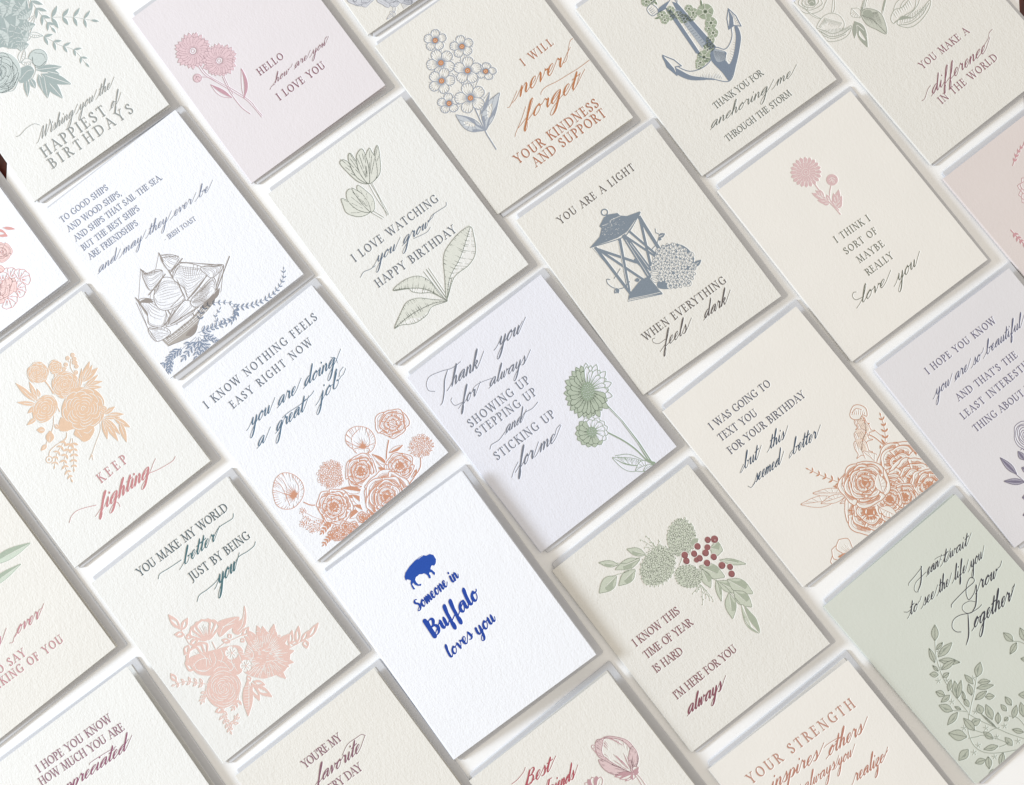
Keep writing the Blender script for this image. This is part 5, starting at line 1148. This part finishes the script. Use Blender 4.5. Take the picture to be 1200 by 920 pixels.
#CARD thinking
new('thinking'); lay(IL,(160,178,156)); tint=(IL,(196,212,194)); ink=C.cur
for a,b,w in (("74.65,48.72","103.61,54.27",6.5),("62.38,59.36","91.03,61.08",5)): lay(*tint); fi(leafshape(a,b,w)[0]); lay(*ink); s_,m_,u_,d_=leafshape(a,b,w); fi(np.vstack([m_,d_[::-1]])); cs(m_[1:],.25,k=1); st(s_,.25,closed=True)
lay(LT,(198,128,138)); S("g","47.18,93.31","52.20,93.35",5.0); S("over","63.27,94.80","79.47,95.24",4.6,.28); sw("56.74,96.36 58.42,97.12 60.95,95.21 64.05,93.74",.32); sw("80.30,93.66 83.31,91.55 85.98,91.75",.34)
T("JUST TO SAY","16.35,106.39","60.70,108.71",5.0); T("I'M THINKING OF YOU","7.00,113.48","84.46,116.67",5.0)
done('thinking','cream',"off-white card with two green leaves cut off at left reading thinking of you","pale envelope under the thinking of you card")

#CARD world
new('world'); lay(IL,(230,192,181)); ink=C.cur; L2=0
def vine(p,n,L,w): branch(p,n,L,w,'g',ang=.85,stem=.4,lw=.3)
for a,b,w in (("27.57,57.84","27.09,46.08",4.2),("27.71,58.79","35.41,55.29",3.8),("27.72,62.14","22.72,58.22",3.6),("26.89,64.83","32.37,64.95",3.4),("26.83,68.95","32.65,70.18",3.6),("25.90,69.06","20.23,72.12",4),("55.98,85.12","62.65,83.68",3.6),("48.30,80.77","51.08,80.45",3),("47.77,83.69","44.33,79.33",3),("54.26,86.28","54.66,89.09",2.8)): lf(a,b,w,'g')
st("28.09,54.90 27.33,62.67 26.83,68.95 29.50,74.38",.4); st("38.76,76.63 37.41,82.23 33.78,87.71",.5); st("39.04,81.85 45.66,82.03 51.08,83.79 56.90,85.01",.4)
fi("47.22,69.91 52.39,69.78 61.38,74.66 56.77,77.40 51.07,77.11 44.45,76.92"); fi("68.17,71.28 66.04,76.31 61.54,81.14 54.79,83.35 52.80,79.29 57.03,75.93 62.33,76.75")
hatch("45.24,75.88","56.24,76.98","49.60,70.11","60.08,74.14",1,.1)
for c0,a in (("38.82,69.17",-1.2),("26.48,79.50",-1.9)):
    for da in (-.9,.9,-.4,.45,0): 
        pp=petal(P(c0)[0]-rot((5,0),a),a+da*.7,1,13,8,.95); cu(pp); fi(pp); cu(petal(P(c0)[0]-rot((5,0),a),a+da*.7,3,12,6,.95)); st(pp,.35,closed=True)
        for j in range(6): st([sqz(P(c0)[0]-rot((5,0),a),a+da*.7+(j-2.5)*.1,2,1,0),sqz(P(c0)[0]-rot((5,0),a),a+da*.7+(j-2.5)*.1,6+4*C.rnd.random(),1,0)],.4,k=2)
for i in range(18):
    a=-1.75+i*.19; c0=P("59.95,103.21")[0]; L=17+3*math.sin(i*2.3); lf(c0+rot((8,0),a),c0+rot((L,0),a),4.6,'f',bend=.05); cs([c0+rot((9,0),a+.09),c0+rot((L*.85,0),a+.07)],.3,k=1)
fi("55.45,91.38 63.26,89.99 70.00,94.45 73.96,102.54 73.42,112.09 64.97,118.74 56.27,116.90 49.15,112.99 43.85,102.23"); fi("21.11,75.80 36.29,81.03 50.59,88.89 47.08,99.45 40.06,102.79 33.53,96.58 25.42,92.46 19.41,85.54")
hatch("58.10,96.78","71.85,100.89","54.42,110.49","69.72,112.51",1,.1)
for i in range(64):
    a=-2.6+i*.0815*1.2; c0=P("59.16,104.25")[0]; r0=4+5*C.rnd.random(); cs([c0+rot((r0,0),a),c0+rot((r0+4+4*C.rnd.random(),0),a+.05)],.42,k=1)
for q in ("44.85,76.40 50.14,73.87 59.84,74.46","49.08,73.04 53.05,74.48 57.03,75.93","54.92,80.95 59.95,79.89 66.89,73.63","55.58,82.31 60.21,81.77","21.66,79.56 21.16,84.70 25.40,88.02","28.87,77.44 29.60,82.45 26.45,86.63","32.59,81.46 30.85,86.75","40.35,83.10 39.13,87.69 35.09,90.06","42.15,95.58 38.11,97.95 32.38,95.13","39.67,91.43 40.92,95.73 40.40,100.85","28.41,91.47 32.81,91.60 36.78,95.26"): cs(q,.5,k=1)
for i in range(70): p=P("61.14,104.97")[0]+np.array([C.rnd.gauss(0,5.2),C.rnd.gauss(0,5.2)]); cs([p,p+np.array([-1.1,-.8])],.3)
for q in ("19.38,81.10 25.54,80.38 30.31,83.00 29.10,87.59","35.76,81.73 34.02,87.01 29.98,89.39","46.00,87.52 47.42,93.07 45.67,98.34","20.46,84.15 24.17,88.16 29.28,88.84","41.94,85.45 42.14,91.15 39.86,97.12","54.66,92.42 54.67,99.07 47.55,101.80","34.73,87.57 37.21,91.72 37.40,97.40"): cs(q,.5,k=1)
for c0,r in (("46.74,101.39",3.8),("44.42,89.61",4.2)):
    for i in range(5): cu(petal(c0,i*1.256,.6,r,r*.8,.9))
    for i in range(5): st([P(c0)[0],sqz(c0,i*1.256,r*.6,1,0)],.3)
for a,b,w in (("75.67,108.04","82.82,102.00",3.4),("79.76,110.41","87.58,102.40",3.6),("82.66,111.03","91.26,108.62",3),("87.02,111.95","98.59,108.53",3.6),("85.57,111.64","83.23,116.45",4),("81.21,110.72","76.99,107.41",2.4)): lf(a,b,w,'g')
st("72.10,109.40 79.76,110.41 88.87,111.73",.4)
lf("42.18,108.87","29.18,126.74",6.6,'f'); 
for i in range(9): p=P("40.43,111.91")[0]+(P("31.01,124.33")[0]-P("40.43,111.91")[0])*i/9; cs([p+np.array([-2,-1]),p+np.array([0,.4])],.25); cs([p+np.array([2,-1.5]),p+np.array([0,.4])],.25)
for a,b,w in (("43.24,111.90","40.56,123.55",4.4),("43.60,114.38","48.09,126.46",4.6),("44.47,111.76","49.14,118.16",3.4),("43.07,110.66","43.76,106.79",3)): lf(a,b,w,'g')
c0="27.06,103.66"; fi(ell(c0,11.4,wob=.05)); 
for k,rr in enumerate((10.2,8.8,7.3,6.0,4.7,3.4,2.2,1.1)):
    a0=k*1.1
    for i in range(4): cs([sqz(c0,a0+i*1.57+t*.24,rr*(1+.06*math.sin(t*.62)),1,0) for t in range(6)],.42,k=1)
branch("20.87,95.52 15.74,90.41 11.32,85.85 4.36,83.17",5,3.4,1.6,'g',ang=.9,stem=.35); branch("18.78,98.30 15.44,99.00 11.78,101.64",3,3,1.4,'g'); lf("6.37,81.98","6.41,75.94",3.4,'g'); branch("20.97,113.20 17.65,116.11 16.10,120.38 14.92,127.11",5,3.4,1.6,'g',ang=.9,stem=.35); branch("16.80,120.93 18.93,124.77 23.29,122.70",3,3.4,1.6,'g'); branch("31.67,113.86 28.87,116.08 24.67,117.19",3,3.4,1.5,'f'); lf("19.48,113.69","14.56,112.05",3.4,'g')
lay(LT,(74,94,104)); T("YOU MAKE MY WORLD","27.19,16.02","96.66,17.29",5.3); T("JUST BY BEING","51.49,38.84","96.99,40.01",5.3)
lay(LT,(66,112,122)); S("better","53.21,27.53","76.74,27.43",4.6,.3); sw("35.30,24.25 38.06,22.37 44.33,23.07 53.92,23.86",.4); sw("78.34,25.30 84.63,22.61 90.38,22.89 95.19,23.29 97.39,21.28",.42)
S("you","63.39,50.73","76.56,50.14",5.6,.3); sw("46.28,50.73 49.83,48.49 55.55,48.77 62.59,48.42 67.12,46.92",.4); sw("78.97,46.96 83.90,44.93 90.16,45.64 95.37,45.50 97.72,43.97",.42)
done('world','ivory',"off-white card with a peach pink bouquet reading You make my world better","pale envelope under the You make my world better card")

#CARD buffalo
new('buffalo'); lay(IL,(16,72,168),True)
fi("40.38,31.73 42.38,29.93 46.89,28.33 51.71,27.45 56.20,27.47 57.99,27.97 59.24,29.21 61.70,29.71 63.14,31.59 62.87,34.66 61.35,36.49 59.65,37.20 58.52,36.04 57.46,36.57 56.46,37.48 57.01,38.53 57.50,41.01 56.34,42.13 55.87,40.97 55.85,39.64 54.93,38.64 54.09,39.33 54.11,40.65 53.39,42.08 52.37,41.66 52.60,39.54 52.21,38.28 51.66,37.22 50.26,36.85 48.97,35.90 47.47,36.12 46.22,36.01 44.77,37.07 44.48,38.82 44.78,40.67 46.60,41.35 45.60,42.26 44.01,41.25 42.89,39.62 42.59,37.77 41.64,38.38 41.44,40.68 41.54,41.89 40.30,41.32 40.38,39.41 41.06,37.13 42.29,35.91 41.74,34.86 40.60,33.69 40.34,34.49 39.79,33.43",smooth=False)
for i in range(7): cs([P("53.59,27.84")[0]+np.array([i*.75,.25*math.sin(i*2)]),P("54.22,27.66")[0]+np.array([i*.75,.2])],.22)
lay(LT,(14,62,156),True)
BK=dict(thick=.38,thin=.13,slant=.12,lead=False)
S("Someone","34.93,54.00","58.49,52.01",4.0,asc=.7,**BK); S("in","62.65,52.45","67.98,51.96",4.0,**BK)
lay(LT,(12,64,162),True); BK['thick']=.42; S("Buffalo","32.82,72.57","69.37,69.70",5.4,asc=.85,**BK); f_stroke(S_(),np.vstack([P("34.58,61.22")[0],P("34.09,72.20")[0]]),[3.0,3.0])
lay(LT,(14,62,156),True); BK['thick']=.38; S("loves","34.06,88.79","52.51,86.85",4.2,asc=.8,**BK); S("you","56.50,88.14","70.19,86.79",4.6,asc=.7,**BK)
done('buffalo','white',"bright white raised card with a blue bison reading Someone in Buffalo loves you","pale envelope under the blue bison card")

#CARD year
new('year'); lay(IL,(168,180,158)); ink=C.cur; tint=(IL,(196,205,186))
def tl(a,b,w,bd=0.,hole=False):
    lay(*tint); fi(leafshape(a,b,w,bd)[0]); lay(*ink); s_,m_,u_,d_=leafshape(a,b,w,bd); st(s_,.38,closed=True); fi(np.vstack([m_[:3],d_[3:1:-1],(d_[1]+m_[1])/2])); cs(m_[:3],.42 if hole else .3,k=1)
for a,b,w in (("34.84,22.54","25.95,14.02",4.0),("52.10,27.51","45.04,18.21",5.0),("47.67,27.76","31.45,23.61",6.2),("29.52,27.12","14.55,28.92",8.4),("41.25,31.16","27.11,32.76",7.2),("86.42,49.33","91.66,55.04",9.5),("86.59,58.63","97.86,70.49",3.6),("74.18,54.05","82.40,68.70",9),("73.99,56.40","71.40,68.52",6),("77.15,66.81","71.45,78.99",3.4),("77.00,67.85","84.27,82.56",6.5),("82.59,71.00","89.84,87.18",8.6),("81.44,78.73","84.14,93.20",8),("78.33,77.99","70.26,91.61",6.8)): tl(a,b,w)
sh("80.07,88.42 80.94,94.04 81.30,100.91 78.16,108.36 75.02,103.49 75.17,97.02",.35); fi("80.91,89.89 81.57,95.35 81.62,101.15 78.20,107.90 77.92,104.07 78.07,97.60"); fi("79.82,88.73 76.29,94.59 74.91,102.58 77.43,107.80 75.62,100.66 76.81,94.99"); lay(*tint); fi("79.66,88.93 77.01,94.32 75.84,102.47 77.46,98.78 78.66,93.11"); lay(*ink)
st("34.44,20.90 39.71,24.96 46.09,26.54 52.47,28.12",.3); st("29.93,26.61 36.43,29.11 43.10,29.25 47.26,28.28",.3); st("74.18,54.05 75.93,64.54 78.91,73.47 79.64,87.27",.35)
for base,tips in (("59.37,30.11",("55.59,18.82","59.71,18.99","60.03,23.93","64.54,25.74","54.82,24.09","63.42,28.22")),("67.71,63.20",("60.77,64.48","61.38,73.23","66.68,73.99","67.83,75.71","63.68,65.07","65.62,71.52"))):
    for t_ in tips:
        b_,e_=P(base)[0],P(t_)[0]; st([b_,(b_+e_)/2+np.array([.4,0]),e_],.24)
        for k in range(4): q=b_+(e_-b_)*(.4+.2*k); dot(q+np.array([.5*(-1)**k,.3]),.34)
def cone(c0,rx,ry,an):
    lay(*tint); fi(ell(c0,rx,ry,an,22,.06)); lay(*ink)
    c0=P(c0)[0]; n=int(rx*ry*1.35)
    for i in range(n):
        q=math.sqrt((i+.5)/n); a=i*2.39996; p=c0+rot((rx*q*math.cos(a)+C.rnd.gauss(0,.35),ry*q*math.sin(a)+C.rnd.gauss(0,.35)),an); d=0
        st([p+rot((-.55,.5),an),p+rot((.35,.62),an),p+rot((.75,0),an),p+rot((.35,-.62),an),p+rot((-.55,-.5),an)],.34,k=1); cs([p+rot((-.3,0),an),p+rot((.2,0),an)],.3)
    for i in range(26): a=i*.2417; dot(c0+rot((rx*1.02*math.cos(a),ry*1.02*math.sin(a)),an),.4)
cone("76.39,33.23",11.5,8.8,-.9); cone("53.73,38.28",13.2,10.0,-.35); cone("64.87,54.69",8.2,6.8,.9)
lf("78.64,39.98","84.37,40.23",4,'f'); st("64.63,45.86 67.74,44.09 70.32,41.91",.4)
lay('berries',(160,92,94))
for p,r in (("88.46,44.23",1.85),("91.98,46.61",2.3),("80.88,43.55",2.0),("85.39,47.86",1.9),("76.40,45.76",1.9),("82.30,49.82",2.1),("71.21,42.92",2.1),("84.79,54.74",1.9),("77.39,50.03",1.9),("69.82,46.36",2.0),("75.18,49.83",1.7),("79.16,55.23",2.0),("85.49,62.11",2.2),("88.94,65.60",1.75),("86.98,69.74",2.0)): dot(p,r)
q_=C.cur
F=C.layers[q_]
for k_,a_ in C.layers.items():
    if k_!=q_: np.maximum(a_,.3-F,out=a_)
lay('berries',(128,64,70))
for p in ("91.86,47.19","80.84,44.02","82.26,50.29","71.17,43.40","85.45,62.58","86.94,70.20","79.02,55.62","69.79,46.83","88.32,44.62","76.36,46.23","84.75,55.21","88.90,66.07","77.35,50.50"): st(ell(p,1.55,n=10)[0:7],.4)
for p in ("91.86,47.19",): clear_others(*f_poly(ell(p,.3)))
F=S_(); 
for k_,a_ in C.layers.items():
    if k_!=C.cur: np.maximum(a_,-F,out=a_)
lay(LT,(140,78,92))
T("I KNOW THIS","12.25,68.85","47.07,69.18",4.8); T("TIME OF YEAR","12.79,78.80","48.94,79.52",4.8); T("IS HARD","12.24,89.04","33.24,89.70",4.8); T("I'M HERE FOR YOU","12.35,109.38","60.53,108.68",4.8)
lay(LT,(146,76,94)); S("always","11.68,120.73","36.34,121.33",5.0,.3,asc=.85)
done('year','cream',"cream card with pine cones and red berries reading I know this time","pale envelope under the pine cone and berry card")

#CARD appreciated
new('appreciated'); lay(LT,(146,92,116)); T("I HOPE YOU KNOW","25.59,20.08","81.34,21.38",5.0); T("HOW MUCH YOU ARE","22.31,27.58","84.73,30.56",5.0)
lay(LT,(150,78,112)); S("appreciated","25.76,39.60","75.45,41.05",4.6,.29); sw("54.29,34.79 55.58,34.14 62.73,34.54 74.28,35.74",.3); sw("76.43,39.69 80.30,37.72 83.11,36.56",.32)
done('appreciated','ivory',"off-white card at the lower left reading I hope you know how much you are appreciated","pale envelope under the appreciated card")

#CARD favorite
new('favorite'); lay(LT,(140,90,110)); T("YOU'RE MY","37.48,22.78","66.45,22.68",5.0); T("EVERY DAY","35.31,43.96","65.73,44.72",5.0)
S("favorite","37.14,34.92","69.08,35.02",4.8,.28); sw("60.61,30.20 67.12,27.07 73.67,27.21 77.55,27.57 79.14,29.43",.32)
done('favorite','cream',"off-white card at the bottom reading You're my favorite every day","pale envelope under the You're my favorite card")

#CARD best
new('best'); lay(IL,(196,148,156)); ink=C.cur; tint=(IL,(222,192,194))
pk=["82.84,56.42 90.37,52.49 92.55,45.59 91.60,38.44 85.33,31.02 81.08,29.41 86.08,34.26 88.78,40.60 87.29,48.04","82.50,56.16 83.11,49.15 79.71,42.30 73.12,39.46 70.78,38.23 69.94,43.48 71.96,49.28 77.12,55.30","82.50,56.16 73.12,39.46 72.31,33.50 72.36,29.24 74.27,29.62 74.39,35.07 77.26,42.60","82.15,55.90 73.12,39.46 72.47,34.69 74.62,29.88 77.78,27.98 80.02,30.75 75.93,37.31","82.50,56.16 74.87,38.65 79.49,31.42 82.46,30.45 88.84,36.36 90.48,44.03 86.92,49.89","82.50,56.16 88.09,53.98 92.33,48.63 91.70,43.88 85.54,48.85"]
for i,q in enumerate(pk):
    q=P(q); cu(q); 
    if i in (0,1,3,5): lay(*tint); fi(q); lay(*ink)
    st(q,.42,closed=True)
    for j in range(14):
        e=q[1+j%(len(q)-1)]; f_=q[1+(j+1)%(len(q)-1)]; t=C.rnd.random(); e=e*t+f_*(1-t); s=.05+.35*C.rnd.random(); st([q[0]+(e-q[0])*s,q[0]+(e-q[0])*(s+.3)],.36,k=1); st([q[0]+(e-q[0])*.97,q[0]+(e-q[0])*(.82)],.3,k=2)
st("76.03,28.80 81.08,29.41 84.96,32.88 88.09,40.08",.7,k=1)
for a,b in (("82.84,56.42","76.22,57.82"),("83.45,56.34","85.60,58.50"),("83.37,55.75","87.45,56.16"),("81.89,56.23","72.63,51.92"),("82.31,57.08","80.19,59.75"),("81.97,56.83","74.25,54.74")): lf(a,b,3.6,'h',lw=.4)
st("83.00,57.60 82.95,61.83 82.37,66.71",.35); st("84.09,57.89 84.51,61.94 84.27,67.08",.35)
for i in range(7): a=-2.6+i*.33; pp=petal("58.70,52.09",a,1,8.5,3.6,.6); cu(pp); fi(pp) if i%2 else None; st(pp,.4,closed=True); st([P("58.70,52.09")[0],sqz("58.70,52.09",a,6,1,0)],.4,k=2)
lay(LT,(190,76,90)); S("Best","24.93,24.01","42.55,25.18",5.0,.28,asc=.85); sw("19.51,17.46 24.00,17.41 29.44,16.15 32.34,14.58",.32)
S("Friends","30.38,36.13","50.81,37.61",4.6,.28); 
done('best','cream',"cream card with a dusty rose peony bud reading Best","pale envelope under the peony bud card")

#CARD strength
new('strength'); lay(LT,(198,138,118)); T("YOUR STRENGTH","14.71,22.82","94.23,24.44",6.0)
lay(LT,(196,126,106)); S("inspires","21.31,33.28","54.50,35.13",5.0,.26); S("others","62.23,37.78","85.98,38.95",5.0,.26); sw("63.43,32.26 66.18,31.93 72.27,32.54 75.63,33.49",.3); S("in always","25.58,45.32","59.01,45.77",4.0,.24); S("you","63.01,45.92","72.66,46.18",4.0,.24); S("realize","64.79,59.43","85.72,59.94",4.4,.26); sw("87.90,58.07 90.83,57.10 92.88,56.41",.3)
done('strength','pearl',"cream card at the bottom right reading Your strength inspires others","pale envelope under the Your strength card")
